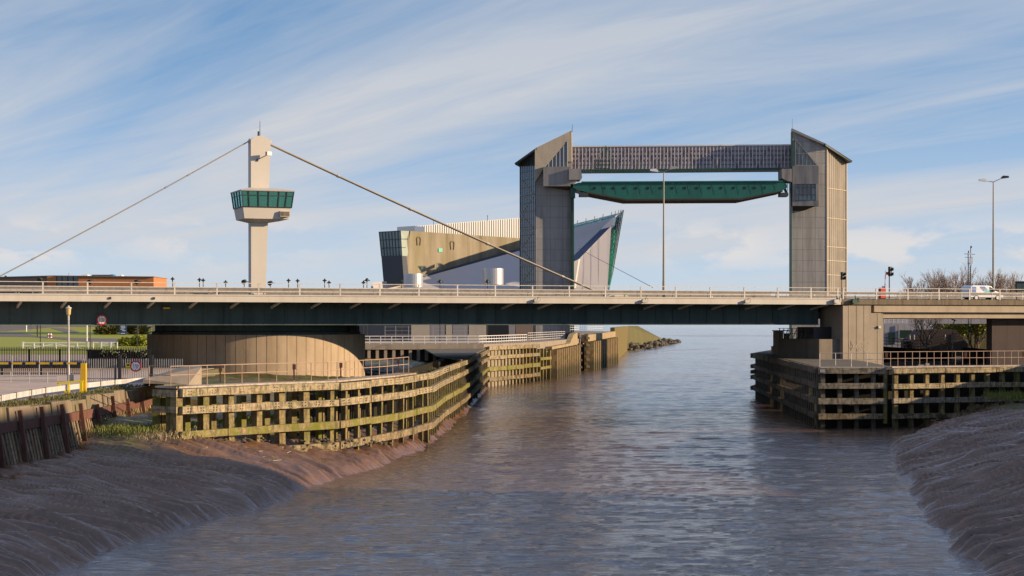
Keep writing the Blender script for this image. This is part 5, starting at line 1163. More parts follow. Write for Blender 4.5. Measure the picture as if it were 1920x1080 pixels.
PL = [(75.7, 521.5, 2, 'dark round lamp over the brown left part of the brick building'), (169, 525, 2, 'dark lamp in front of the left end of the orange brick wall'), (257, 525, 2, 'dark lamp in front of the right end of the orange brick wall'),
      (323.5, 520.5, 0, 'dark lamp nearest the right end of the orange building'), (374, 522, 0, 'left one of the close pair of lamps left of the tower'), (381, 523, 0, 'right one of the close pair of lamps left of the tower'),
      (423, 526.5, 0, 'short lamp midway between the close pair and the control tower'), (458, 525, 2, 'round dark lamp touching the left side of the control tower'), (507, 527.5, 2, 'round dark lamp just right of the control tower'),
      (541, 523.5, 0, 'left lamp of the close pair just right of the control tower'), (558, 524, 0, 'right lamp of the close pair just right of the control tower'), (608.7, 523.5, 0, 'taller lamp of the pair midway between tower and aquarium'), (617, 527.5, 0, 'shorter lamp of the pair midway between tower and aquarium'),
      (681.6, 527.5, 0, 'short lamp left of the aquarium beside the cross shaped lamp'), (688, 522, 1, 'cross shaped lamp left of the aquarium glass bay'), (753, 526, 0, 'lamp against the dark base of the aquarium glass bay'), (825, 524.6, 1, 'cross shaped lamp before the low grey aquarium roof'), (914, 524.6, 1, 'cross shaped lamp below the large silver roof vent')]
for x, y, k, lb_ in PL:
    p = P(x, y, 290); t_ = prom((p.x, p.y, 4.8 if p.x < -27 else 6.0), p.z, k); t_['label'] = lb_
# lantern lamp in the yard
yl = thing('street_lamp', 'slim white yard lamp post with amber lantern in front of the bridge', 'street lamp', G(128.5, 715, ZL))
b0 = G(128.5, 715, ZL); Z = b0.y
mb = MB(); mb.tube(b0, V(b0.x, Z, pz(600, Z)), .085, .06, 10); mb.tube(b0, b0 + V(0, 0, 1.0), .1, .1, 10); mb.build('pole', 'galv', yl)
mb = MB(); mb.lathe(V(b0.x, Z, pz(591, Z)), [(.10, 0), (.15, .06), (.19, .5)], 12); mb.build('lantern_glass', 'lampglass', yl)
mb = MB(); mb.lathe(V(b0.x, Z, pz(591, Z) + .5), [(.24, 0), (.22, .05), (.08, .12), (.05, .2)], 12); mb.tube(V(b0.x, Z, pz(600, Z)), V(b0.x, Z, pz(591, Z)), .07); mb.build('lantern_cap', 'rail', yl)
# lamp under the approach span
p = P(1786, 660, 215); t_ = thing('street_lamp', 'angled grey street lamp under the approach span beside the green tree', 'street lamp', (p.x, p.y, 4.4))
mb = MB(); mb.tube((p.x, p.y, 4.4), (p.x, p.y, pz(609, 215)), .08, .06); mb.tube((p.x, p.y, pz(609, 215)), (p.x + .25, p.y, pz(601, 215)), .055, .05); mb.build('pole', 'galv', t_)
mb = MB(); mb.prism([P(1781, 596.6, 214.8), P(1792, 600, 214.8), P(1795, 601.3, 214.8), P(1789, 601.3, 214.8)], (0, .35, 0)); mb.build('lamp_head', 'white', t_)

# ================================================================== ON THE BRIDGE
def bpt(px, off, z=DECK):
    r_ = (px - CX) / F; s = (BO.x + BN.x * off - r_ * (BO.y + BN.y * off)) / (r_ * BU.y - BU.x); return B(s, off, z)
def signal(px, y0, y1, off, label, extra):
    b0 = bpt(px, off); Z = b0.y; t_ = thing('traffic_signal', label, 'traffic light', b0, 'dark traffic signals at the bridge end')
    zt, zb_ = pz(y0, Z), pz(y1, Z); m_ = MB(); m_.tube(b0, V(b0.x, Z, zb_ + .1), .06, n=8); m_.build('pole', 'dark', t_)
    m_ = MB(); h = zt - zb_; c = V(b0.x + .08, Z, (zt + zb_) / 2); m_.box(c, (.26, .34, h), .5); hd = m_.build('signal_head', 'black', t_)
    for i in range(2 if h < 1.1 else 3):
        zc = zt - h * (i + .5) / (2 if h < 1.1 else 3); m_ = MB(); m_.tube(V(b0.x + .12, Z, zc), V(b0.x + .42, Z - .12, zc - .02), .15, .17, 12); m_.build('lamp_hood', 'black', hd)
    if extra: m_ = MB(); m_.box(V(b0.x - .25, Z, zb_ + h * .3), (.28, .12, .3)); m_.build('side_lamp', 'red', t_)
    return t_
signal(1667.5, 500, 518, 5.0, 'dark traffic signal beside the raised red and white barrier arm', True)
signal(1578.5, 510, 524.5, 5.0, 'dark traffic signal in front of the right barrier tower flank', False)
b0 = bpt(1654, 4.2); Z = b0.y; t_ = thing('barrier_machine', 'red road barrier cabinet with raised red and white arm on the bridge end', 'barrier', b0)
mb = MB(); mb.box(b0 + V(0, 0, .6), (.62, .5, 1.25), BRZ); mb.build('cabinet', 'red', t_)
mb = MB(); mb.lathe(b0 + V(.15, 0, 1.225), [(.2, 0), (.2, .12), (.1, .2)], 10); mb.build('lamp', 'white', t_)
a = b0 + V(.25, -.2, 1.2); e = V(b0.x + .32, Z - .2, pz(507, Z))
for i in range(4):
    m_ = MB(); m_.beam(a.lerp(e, i / 4), a.lerp(e, (i + 1) / 4), .07, .12); m_.build('arm_stripe', 'signred' if i % 2 == 0 else 'white', t_)
# instrument mast behind
b0 = bpt(1817, 36, 4.4); Z = b0.y; t_ = thing('instrument_mast', 'slender lattice mast with antennas and sensors behind the van', 'mast', b0)
mb = MB(); mb.tube(b0, V(b0.x - .12, Z, pz(474, Z)), .06); mb.tube(b0 + V(.28, 0, 0), V(b0.x + .2, Z, pz(463, Z)), .05)
for i in range(20):
    z = 11 + i * .28; mb.beam((b0.x - .1, Z, z), (b0.x + .24, Z, z + .28), .03, .03)
mb.build('pole', 'dark', t_)
mb = MB(); mb.beam(P(1808, 476, Z), P(1828, 477, Z), .05, .06); mb.beam(P(1809, 482.5, Z), P(1824, 482.5, Z), .05, .05); mb.tube(P(1821, 465, Z), P(1821, 461, Z), .1); mb.tube(P(1816, 470, Z), P(1816, 478, Z), .07); mb.build('antenna', 'dark', t_)
mb = MB(); mb.box(P(1821, 489, Z - .2), (.35, .3, .75)); mb.box(P(1818, 495, Z - .2), (.25, .25, .35)); mb.box(P(1818, 476, Z - .2), (.4, .3, .2)); mb.build('sensor_box', 'white', t_)
# the dark sign back at the right edge
b0 = bpt(1914, 9); Z = b0.y; t_ = thing('road_sign', 'dark back of a rectangular road sign at the right edge of the bridge', 'road sign', b0)
mb = MB(); mb.prism([P(1904.5, 529, Z), P(1940, 529, Z), P(1940, 546, Z), P(1904.5, 546, Z)], (0, .1, 0)); mb.build('panel', 'girder', t_)
mb = MB(); 
for x in (1907, 1936): mb.tube(V(P(x, 529, Z).x, Z + .15, DECK), P(x, 529, Z) + V(0, .15, 0), .06)
mb.beam(P(1904, 528.5, Z), P(1941, 528.5, Z), .14, .14); mb.beam(P(1905, 528, Z), P(1905, 547, Z), .14, .2); mb.build('frame', 'black', t_)
# the van
b0 = bpt(1842, 9.0); t_ = thing('van', 'white van with blue and teal graphics driving on the approach span', 'van', b0)
vp = lambda a, o, z: b0 + BU * a + BN * o + V(0, 0, z * 0.86)
body = [(-2.2, .35), (2.15, .35), (2.2, .75), (2.05, 1.0), (1.25, 1.15), (.55, 1.82), (.2, 1.92), (-1.9, 1.93), (-2.2, 1.75)]
mb = MB(); mb.prism([vp(a, -.9, z) for a, z in body], BN * 1.8); bd = mb.build('body', 'vanwhite', t_)
bm = bmesh.new(); bm.from_mesh(bd.data); bmesh.ops.bevel(bm, geom=list(bm.edges), offset=.09, segments=3, affect='EDGES', profile=.6); bm.to_mesh(bd.data); bm.free()
def vpanel(pts, nm, mt, o=-.905, par=None): m_ = MB(); m_.prism([vp(a, o, z) for a, z in pts], -BN * .012); return m_.build(nm, mt, par or t_)
vpanel([(-2.0, 1.75), (-1.45, 1.75), (-1.5, .6), (-2.05, .6)], 'graphic', 'vanblue')
vpanel([(-1.0, 1.78), (-.35, 1.78), (.05, 1.4), (-.5, 1.2), (-.8, 1.45)], 'graphic', 'vanblue')
vpanel([(-.1, 1.35), (.45, 1.2), (.75, .75), (-.2, .7), (-.5, 1.0)], 'graphic', 'vanteal')
vpanel([(.3, 1.75), (.62, 1.65), (1.15, 1.18), (.3, 1.15)], 'side_window', 'vanglass')
mb = MB(); mb.prism([vp(.6, -.8, 1.77), vp(1.24, -.85, 1.17), vp(1.24, .85, 1.17), vp(.6, .8, 1.77)], BU * .02 + V(0, 0, .02)); mb.build('windscreen', 'vanglass', t_)
for a in (-1.45, 1.4):
    for o in (-.92, .72):
        m_ = MB(); m_.tube(vp(a, o, .33), vp(a, o + .2, .33), .33, n=20); wl = m_.build('wheel', 'tyre', t_)
        m_ = MB(); m_.tube(vp(a, o - .01 if o < 0 else o + .19, .33), vp(a, o + .02 if o < 0 else o + .21, .33), .2, n=16); m_.build('rim', 'silver', wl)
for o in (-.7, .7): m_ = MB(); m_.box(vp(2.17, o, .82), (.06, .3, .16), BRZ); m_.build('headlight', 'silver', t_)
m_ = MB(); m_.box(vp(.75, -1.0, 1.2), (.12, .2, .2), BRZ); m_.build('wing_mirror', 'black', t_)

# ================================================================== LEFT YARD
# leaning river wall
WT = [V(-27.2, 60, 0), V(-25.2, 86.5, 0), V(-24.1, 99, 0), V(-23.9, 106, 0), V(-23.8, 118, 0), V(-22.6, 122.5, 0)]
rw = thing('river_wall', 'leaning river wall of old timber planks with rust red steel rail and posts', 'river wall', (-24.4, 95, 1.5))
def wt(i, f): return WT[i].lerp(WT[i + 1], f)
random.seed(21)
LEAN = 0.75
for i in range(5):
    a, b_ = WT[i], WT[i + 1]; nr = seg_normal(a, b_); L = (b_ - a).length
    m_ = MB(); n = int(L / 0.42)
    for j in range(n):
        p = a.lerp(b_, (j + .5) / n); zt = 3.75 + random.uniform(-.1, .1); w_ = 0.24 * random.uniform(.8, 1.1)
        m_.beam(p + nr * (LEAN + random.uniform(-.06, .06)) + V(0, 0, .6), p + nr * .05 + V(0, 0, zt), w_, .14, up=nr)
    m_.build('plank_wall', 'pileold', rw)
    m_ = MB(); m_.prism([a - nr * .12 + V(0, 0, .5), b_ - nr * .12 + V(0, 0, .5), b_ - nr * .12 + V(0, 0, 3.8), a - nr * .12 + V(0, 0, 3.8)], -nr * .1); m_.build('backing', 'black', rw)
    m_ = MB(); m_.prism([a + nr * .22 + V(0, 0, 3.62), b_ + nr * .22 + V(0, 0, 3.62), b_ + nr * .22 + V(0, 0, 4.1), a + nr * .22 + V(0, 0, 4.1)], -nr * .3); m_.build('steel_rail', 'rust', rw)
    m_ = MB(); nb = max(2, int(L / 3)); 
    for j in range(nb):
        p, q = a.lerp(b_, j / nb + .005), a.lerp(b_, (j + 1) / nb - .005); dz = random.uniform(-.15, .12); o_ = random.uniform(0, .12)
        m_.prism([p + nr * (.1 - o_) + V(0, 0, 4.1), q + nr * (.1 - o_) + V(0, 0, 4.1), q + nr * (.02 - o_) + V(0, 0, 4.78 + dz), p + nr * (.02 - o_) + V(0, 0, 4.8 + dz)], -nr * .8)
    m_.build('concrete_cap', 'earthconc', rw)
    npst = max(1, int(L / 3.1))
    for j in range(npst):
        p = a.lerp(b_, (j + .3) / npst); m_ = MB(); m_.beam(p + nr * (LEAN + .05) + V(0, 0, .6), p + nr * .27 + V(0, 0, 4.55 + random.uniform(-.3, .15)), .17, .2, up=nr); m_.build('king_post', 'rust', rw)
# guard rail
gr = thing('guard_rail', 'white crash guard rail along the yard edge above the river wall', 'guard rail', (-26, 95, ZL))
gpts = [G(-30, 771, ZL), G(30, 758, ZL), G(85, 747.5, ZL), G(125, 741.5, ZL), G(160, 737, ZL), G(215, 730, ZL), G(271, 725, ZL)]
mb = MB()
for a, b_ in zip(gpts, gpts[1:]):
    for z in (.38, .54): mb.beam(a + V(0, 0, z), b_ + V(0, 0, z), .07, .13)
    mb.beam(a + V(0, .03, .46), b_ + V(0, .03, .46), .03, .24)
mb.build('rail_beam', 'guardpaint', gr)
for i, (a, b_) in enumerate(zip(gpts, gpts[1:])):
    for f in ((0, .5) if (b_ - a).length > 5 else (0,)):
        p = a.lerp(b_, f); m_ = MB(); m_.beam(p + V(0, -.09, -.35), p + V(0, -.09, .64), .13, .13, up=V(0, 1, 0)); m_.build('post', 'greytimber', gr)
# height bar
hb = thing('height_barrier', 'yellow and black striped height limit bar on a yellow post', 'barrier', G(157, 738, ZL))
b0 = G(157, 738, ZL); Z = b0.y
mb = MB(); mb.box(V(b0.x, Z, (ZL + pz(681, Z)) / 2), (.3, .3, pz(681, Z) - ZL)); mb.build('post', 'yellow', hb)
zc = pz(681.3, Z); x = b0.x - .2; i = 0
while x > b0.x - 8.5:
    ln = .62 if i % 2 else .2; m_ = MB(); m_.box((x - ln / 2, Z, zc), (ln, .12, .12)); m_.build('bar_stripe', 'yellow' if i % 2 else 'black', hb); x -= ln; i += 1
mb = MB(); mb.box((b0.x - 8.6, Z, (ZL + zc) / 2), (.3, .3, zc - ZL + .1)); mb.build('post', 'yellow', hb)
yg = thing('yellow_frame', 'bright yellow tubular gate frame with diagonal brace beside the striped bar post', 'gate', G(130, 742, ZL))
Z = G(130, 742, ZL).y
mb = MB()
for a, b_ in (((108, 717.5), (156, 715)), ((108, 718.5), (129, 741)), ((129.5, 717), (129.5, 742)), ((153.8, 715), (153.8, 740)), ((150.8, 715), (150.8, 740))): mb.beam(P(a[0], a[1], Z), P(b_[0], b_[1], Z), .09, .1)
mb.build('frame', 'brightyellow', yg)
# palisades
def palisade(x0, x1, ytop, zbase, Z, label, mat, pitch, w_=.065, loc=None):
    a, b_ = P(x0, 605, Z), P(x1, 605, Z); zt = pz(ytop, Z); t_ = thing('palisade_fence', label, 'fence', (a.x, a.y, zbase))
    L = b_.x - a.x; bays = max(1, round(L / 2.75))
    for k in range(bays):
        m_ = MB(); n = int(L / bays / pitch)
        for i in range(n):
            x = a.x + L * k / bays + (i + .5) * L / bays / n; m_.prism([(x - w_ / 2, Z, zbase + .05), (x + w_ / 2, Z, zbase + .05), (x + w_ / 2, Z, zt - .08), (x, Z, zt + random.uniform(-.01, .01)), (x - w_ / 2, Z, zt - .08)], (0, .02, 0))
        m_.build('pale_panel', mat, t_)
        m_ = MB(); m_.box((a.x + L * k / bays, Z + .08, (zbase + zt) / 2 - .1), (.1, .1, zt - zbase - .2)); m_.build('post', 'dark', t_)
        m_ = MB()
        for f in (.15, .85): m_.beam((a.x + L * k / bays, Z + .05, zbase + (zt - zbase) * f), (a.x + L * (k + 1) / bays, Z + .05, zbase + (zt - zbase) * f), .04, .05)
        m_.build('rail', 'dark', t_)
    return t_
palisade(-60, 284, 650.5, ZL, 168.5, 'dark palisade fence further back below the white gates', 'dark', .155, .06)
palisade(152, 344, 672, ZL, 129.5, 'pale grey palisade fence with the height sign before the round pier', 'galv', .155, .06)
palisade(-70, 150, 677, ZL, 146.0, 'dark palisade fence behind the striped height bar', 'dark', .16, .055)
p = P(254.5, 686.5, 129.3); height_sign((p.x, p.y, p.z), 0, .40, 'round red height limit sign fixed to the pale palisade gate', True)
m_ = MB(); q = P(240.5, 686.5, 129.3); m_.box(q, (.3, .03, .42)); nt_ = m_.build('notice_sign', 'brightyellow'); tag(nt_, 'small yellow notice left of the round sign on the palisade', 'notice')
m_ = MB(); m_.box(q + V(0, -.02, .08), (.2, .01, .12)); m_.box(q + V(0, -.02, -.1), (.22, .01, .03)); k = m_.build('notice_print', 'dark'); k.parent = nt_
for x in (222, 288):
    pass
# gate posts in the palisade
for x, lb_ in ((224.5, 'dark gate post in the pale palisade left of the yellow notice'), (284, 'dark gate post in the pale palisade right of the round sign')):
    q = P(x, 605, 129.0); m_ = MB(); m_.box((q.x, q.y, ZL + .95), (.22, .22, 1.9)); m_.box((q.x, q.y, ZL + 1.92), (.26, .26, .05)); tag(m_.build('gate_post', 'dark'), lb_, 'gate post', 'palisade gate posts')
# car-park railing
wr = thing('yard_railing', 'low grey tubular railing in the yard left of the lamp post', 'railing', G(20, 718, ZL))
Z = G(20, 718, ZL).y; mb = MB()
for y, x1 in ((697, 108), (705.5, 108), (712, 108)): mb.tube(P(-30, y + (1 if y > 700 else 0), Z), P(x1, y, Z), .03, n=6)
mb.tube(P(108, 705, Z), P(108, 714, Z), .03); mb.build('rails', 'galv', wr)
for x in (-14, 20, 54.5, 89): m_ = MB(); m_.tube(P(x, 697, Z), G(x, 718, ZL), .035, n=6); m_.build('post', 'galv', wr)
for x, lb_ in ((22.5, 'left one of two white posts behind the striped bar'), (73.5, 'right one of two white posts behind the striped bar')):
    q = G(x, 707, ZL); m_ = MB(); m_.tube(q, V(q.x, q.y, pz(668, q.y)), .04, .04, 8); m_.lathe(V(q.x, q.y, pz(668, q.y)), [(.05, 0), (.04, .05), (.01, .07)], 8); tag(m_.build('marker_post', 'galv'), lb_, 'post', 'white yard posts')
q = G(134, 716, ZL); m_ = MB(); m_.lathe(q, [(.16, 0), (.16, .5), (.1, .55), (.09, .62)], 12); tag(m_.build('bollard', 'panelbeige'), 'short pale bollard just right of the yard lamp post', 'bollard')
m_ = MB(); p0 = G(160, 733, ZL); p1 = G(205, 727.5, ZL); m_.prism([p0 + V(0, 0, .04), p1 + V(0, 0, .04), p1 + V(.2, 5, .04), p0 + V(.8, 4, .04)], (0, 0, .12)); tag(m_.build('ground_cover', 'cardblue'), 'flat blue cover lying on the yard by the guard rail', 'cover')
# concrete ramp block by the fender
cr = MB(); r0 = P(277, 712, 126); 
cr.add([P(268, 719, 112), P(352, 721.5, 112), P(378, 721.5, 113), P(378, 688, 113), P(341, 688, 120), P(268, 711, 112), P(268, 719, 128), P(378, 721, 128), P(378, 686.5, 128), P(350, 686.5, 128), P(285, 709, 128)],
        [(0, 1, 2, 3, 5), (2, 7, 8, 3), (3, 8, 9, 4), (5, 3, 4), (5, 4, 9, 10), (0, 5, 10, 6), (6, 10, 9, 8, 7), (0, 6, 7, 2, 1)])
tag(cr.build('concrete_ramp', 'pier'), 'sloping concrete ramp block at the left foot of the round pier', 'ramp')
# white field gates
wg = thing('field_gate', 'long white timber field gate pair with diagonal braces on the lawn', 'gate', G(110, 657, ZL))
Z = 289
mb = MB()
for y0, y1 in ((642.5, 642.5), (648.5, 648.5)): mb.beam(P(43, y0, Z), P(163, y1, Z), .1, .16 if y0 < 645 else .12)
for a, b_ in (((45, 655), (100, 645)), ((163, 655), (108, 645))): mb.beam(P(*a, Z), P(*b_, Z), .08, .14)
mb.build('bars', 'palegate', wg)
for x in (43, 64, 81, 105, 145, 165.5): m_ = MB(); m_.beam(P(x, 641 if x in (43, 165.5) else 643, Z), P(x, 657, Z), .26 if x in (43, 165.5) else .14, .2); m_.build('post', 'palegate', wg)
wg2 = thing('field_gate', 'shorter white timber gate left of the yellow green hedge', 'gate', G(197, 657, ZL))
mb = MB(); mb.beam(P(173, 642, Z), P(220, 642, Z), .1, .15); mb.beam(P(185, 648, Z), P(220, 647, Z), .1, .12); mb.beam(P(185, 646, Z), P(212, 643, Z), .08, .1); mb.build('bars', 'palegate', wg2)
for x in (175, 190, 208, 220): m_ = MB(); m_.beam(P(x, 641, Z), P(x, 656, Z), .14, .2); m_.build('post', 'palegate', wg2)
# signs by the road
def pole_sign(x, y0, y1, label, mat, w_=.12):
    q = GS(x, y1); m_ = MB(); zt = pz(y0, q.y); m_.tube(q, V(q.x, q.y, zt), w_, n=8); m_.tube(V(q.x, q.y, zt), V(q.x, q.y, zt + .06), w_ * 1.15, n=8); return tag(m_.build('road_post', mat), label, 'post')
pole_sign(49.5, 609, 622, 'white road post left of the triangular sign on the lawn', 'whitepaint')
pole_sign(70, 610, 632, 'dark road post right of the triangular sign on the lawn', 'dark')
pole_sign(163, 609, 641, 'tall pale road post beyond the white field gate', 'whitepaint', .11)
pole_sign(258.5, 609, 631, 'dark post beside the hedge right of the blue sign', 'dark', .12)
q = GS(56.5, 625); t_ = thing('triangle_sign', 'small triangular warning sign on the far lawn', 'road sign', q); Z = q.y
m_ = MB(); m_.tube(q, P(56.5, 612, Z), .07); m_.build('post', 'whitepaint', t_)
m_ = MB(); m_.prism([P(53.6, 615.3, Z - .1), P(59.4, 615.3, Z - .1), P(56.5, 609.5, Z - .1)], (0, .05, 0)); m_.build('plate', 'signred', t_)
m_ = MB(); m_.prism([P(54.6, 614.7, Z - .15), P(58.4, 614.7, Z - .15), P(56.5, 611, Z - .15)], (0, .04, 0)); m_.build('face', 'signwhite', t_)
for x, lb_ in ((91, 'left one of two small red and white bollards by the road'), (95.5, 'right one of two small red and white bollards by the road')):
    q = GS(x, 634.2); t_ = thing('bollard', lb_, 'bollard', q, 'red and white road bollards'); m_ = MB(); m_.lathe(q, [(.2, 0), (.2, .8), (.12, .9)], 8); m_.build('body', 'whitepaint', t_); m_ = MB(); m_.lathe(q + V(0, 0, .3), [(.215, 0), (.215, .28)], 8); m_.build('red_band', 'signred', t_)
q = GS(230.3, 628.3); t_ = thing('direction_sign', 'tall dark blue panel sign with white writing in front of the shrubs', 'sign', q, None); Z = q.y
m_ = MB(); m_.prism([P(224, 607, Z), P(237, 607, Z), P(236.5, 628, Z), P(224.5, 628, Z)], (0, .3, 0)); m_.build('panel', 'blue', t_)
m_ = MB()
for y, x0, x1 in ((611, 226, 234), (614, 226.5, 235), (616.6, 226, 233), (619.5, 229, 235), (624.5, 226.5, 234.5)): m_.prism([P(x0, y, Z - .05), P(x1, y, Z - .05), P(x1, y + 1.1, Z - .05), P(x0, y + 1.1, Z - .05)], (0, .04, 0))
m_.build('lettering', 'signwhite', t_)
# vegetation
def leaf_cloud(mb, fn, n, size, seed):
    rnd = random.Random(seed)
    for i in range(n):
        c = fn(rnd); s_ = size * rnd.uniform(.6, 1.4); a = rnd.uniform(0, 6.28); b_ = rnd.uniform(-1, 1)
        u_ = V(math.cos(a), math.sin(a), b_ * .6).normalized() * s_; v_ = V(-math.sin(a) * b_, math.cos(a) * b_, 1).normalized() * s_ * .6
        mb.add([c - u_, c + v_ * .8, c + u_, c - v_ * .8], [(0, 1, 2, 3)])
def hedge_fn(x0, x1, y0, y1, z0, z1):
    def f(r):
        x = r.uniform(x0, x1); t = (x - x0) / (x1 - x0); top = z1 * (0.8 + .2 * math.sin(x * 1.7) * math.sin(x * .6 + 1)); top *= min(1, .55 + t * 2.5)
        return V(x, r.uniform(y0, y1), z0 + (r.random() ** .6) * top)
    return f
hx0, hx1 = P(218, 605, 300).x, P(276, 605, 300).x
hd = thing('hedge', 'bright yellow green clipped hedge beside the round pier', 'hedge', ((hx0 + hx1) / 2, 301, ZL))
m_ = MB(); leaf_cloud(m_, hedge_fn(hx0, hx1, 299, 303, ZL, 2.3), 3200, .2, 3); m_.build('leaves', 'hedge', hd, recalc=False)
m_ = MB()
for i in range(12): m_.tube(V(hx0 + (hx1 - hx0) * (i + .5) / 12, 301, ZL), V(hx0 + (hx1 - hx0) * (i + .5) / 12 + .2, 301, ZL + 1.4), .05, .02, 5)
m_.build('stems', 'bark', hd)
lh = thing('low_hedge', 'low dark shrubs behind the far dark palisade fence', 'shrub', (-42, 182, ZL))
m_ = MB(); xa, xb = P(176, 605, 182).x, P(272, 605, 182).x
leaf_cloud(m_, lambda r: V(r.uniform(xa, xb), r.uniform(180, 184), ZL + r.random() ** .7 * (1.0 + .5 * math.sin(r.random() * 6))), 2200, .16, 31); m_.build('leaves', 'darkshrub', lh, recalc=False)
m_ = MB()
for i in range(10): m_.tube(V(xa + (xb - xa) * (i + .5) / 10, 182, ZL), V(xa + (xb - xa) * (i + .5) / 10 + .2, 182, ZL + .8), .05, .02, 5)
m_.build('stems', 'bark', lh)
bn = thing('waste_container', 'dark square waste container between the two palisade fences', 'container', G(176, 688, ZL)); q = G(176, 688, ZL)
m_ = MB(); m_.box(q + V(0, 0, .8), (1.1, .9, 1.5)); m_.build('body', 'dark', bn); m_ = MB(); m_.box(q + V(0, 0, 1.6), (1.2, 1.0, .1)); m_.build('lid', 'black', bn)
rnd = random.Random(9)
for i, (x, lb_, h) in enumerate(((200, 'spiky grey green palm shrub left of the blue panel sign, leftmost', 2.6), (211, 'spiky grey green palm shrub touching the left side of the blue sign', 3.0), (190, 'low spiky shrub at the left end of the shrub row', 2.2), (246, 'spiky shrub just right of the blue panel sign', 2.8), (266, 'pale shrub between the blue sign and the round pier', 2.6))):
    q = GS(x, 627.5 + rnd.uniform(-.4, .4)); t_ = thing('shrub', lb_, 'shrub', q, 'shrubs by the blue sign'); h *= .78; m_ = MB()
    for j in range(260):
        a = rnd.uniform(0, 6.28); e = rnd.uniform(.1, 1.4); L = h * rnd.uniform(.7, 1.2); d = V(math.cos(a) * math.cos(e), math.sin(a) * math.cos(e), math.sin(e)); c0 = q + V(math.cos(a) * .3, math.sin(a) * .3, rnd.uniform(0, h * .5)); sd_ = d.cross(V(0, 0, 1)).normalized() * .09
        m_.add([c0 - sd_, c0 + sd_, c0 + d * L * .7 + sd_ * .7, c0 + d * L + V(0, 0, -.2), c0 + d * L * .7 - sd_ * .7], [(0, 1, 2, 3, 4)])
    m_.build('fronds', 'shrub', t_, recalc=False); m_ = MB(); m_.tube(q, q + V(0, 0, h * .5), .2, .12); m_.build('stem', 'bark', t_)
def tufts(label, mat, fn, n, h, wd, seed):
    rnd = random.Random(seed); m_ = MB()
    for i in range(n):
        c = fn(rnd); a = rnd.uniform(0, 6.28); hh = h * rnd.uniform(.5, 1.3); l = V(math.cos(a), math.sin(a), 0) * hh * rnd.uniform(.1, .7); sd_ = V(-math.sin(a), math.cos(a), 0) * wd
        m_.add([c - sd_, c + sd_, c + l * .5 + V(0, 0, hh * .7) + sd_ * .6, c + l + V(0, 0, hh), c + l * .5 + V(0, 0, hh * .7) - sd_ * .6], [(0, 1, 2, 3, 4)])
    return tag(m_.build('grass', mat, recalc=False), label, 'grass', kind='stuff')
def near_wall(r):
    t = r.random(); i = r.choice((1, 2, 3)); p = wt(i, r.random()); return p + V(r.uniform(.3, 1.8) + .6, 0, 2.55)
tufts('short green grass on the bank corner below the leaning wall', 'grassleaf', lambda r: V(-21.7 + r.gauss(0, .9), 103.5 + r.gauss(0, 2.6), 2.85 + r.uniform(-.1, .2)), 2600, .28, .022, 1)
tufts('dry straw and reed litter at the corner of the timber fender', 'straw', lambda r: V(-19.8 + r.gauss(0, 1.1), 102.2 + r.gauss(0, 1.2), 2.55 + r.uniform(-.1, .15)), 500, .3, .018, 2)
def top_edge(r): i = r.choice((0, 1, 1, 2, 3, 3)); p = wt(i, r.random()); nr_ = seg_normal(WT[i], WT[i + 1]); return p - nr_ * r.uniform(.3, 1.5) + V(0, 0, 4.72)
tufts('weeds and rough grass along the top of the river wall', 'weedleaf', top_edge, 2200, .3, .022, 3)
tufts('green grass growing behind the fender piles', 'grassleaf', lambda r: (lambda Y: V(np.interp(Y, _fy, _fx) - r.uniform(2.6, 6.5), Y, 2.75 + (Y - 104) * .014))(r.uniform(104, 116)), 3000, .3, .025, 4)
tufts('rough grass on the right bank beside the dolphin', 'grassleaf', lambda r: V(r.uniform(40.2, 46), 152 + r.gauss(0, 1.6), 2.55 + r.uniform(0, .3)), 1800, .4, .03, 5)

random.seed(17); m_ = MB()
for i in range(90):
    Yq = random.uniform(103.5, 118); fx_ = np.interp(Yq, _fy, _fx); rock(m_, V(fx_ + random.uniform(-1.2, 2.2), Yq, 2.45 - (Yq - 103) * .085 + random.uniform(-.15, .1)), random.uniform(.05, .15))
tag(m_.build('rubble', 'rock'), 'muddy rubble along the toe of the sunlit timber fender', 'rubble', kind='stuff')
m_ = MB()
for i in range(45):
    Yq = random.uniform(66, 112); xw = np.interp(Yq, [p[0] for p in WL_L], [p[1] for p in WL_L]); d = random.uniform(1.5, 8); c = V(xw - d, Yq, 2.75 * (1 - math.exp(-d / 5.2)) + .12); a = random.uniform(0, 3.1); L_ = random.uniform(.15, .6)
    m_.tube(c, c + V(math.cos(a) * L_, math.sin(a) * L_, random.uniform(-.02, .1)), .02, .012, 5)
tag(m_.build('driftwood', 'straw'), 'scattered sticks and driftwood on the left mud bank', 'driftwood', kind='stuff')
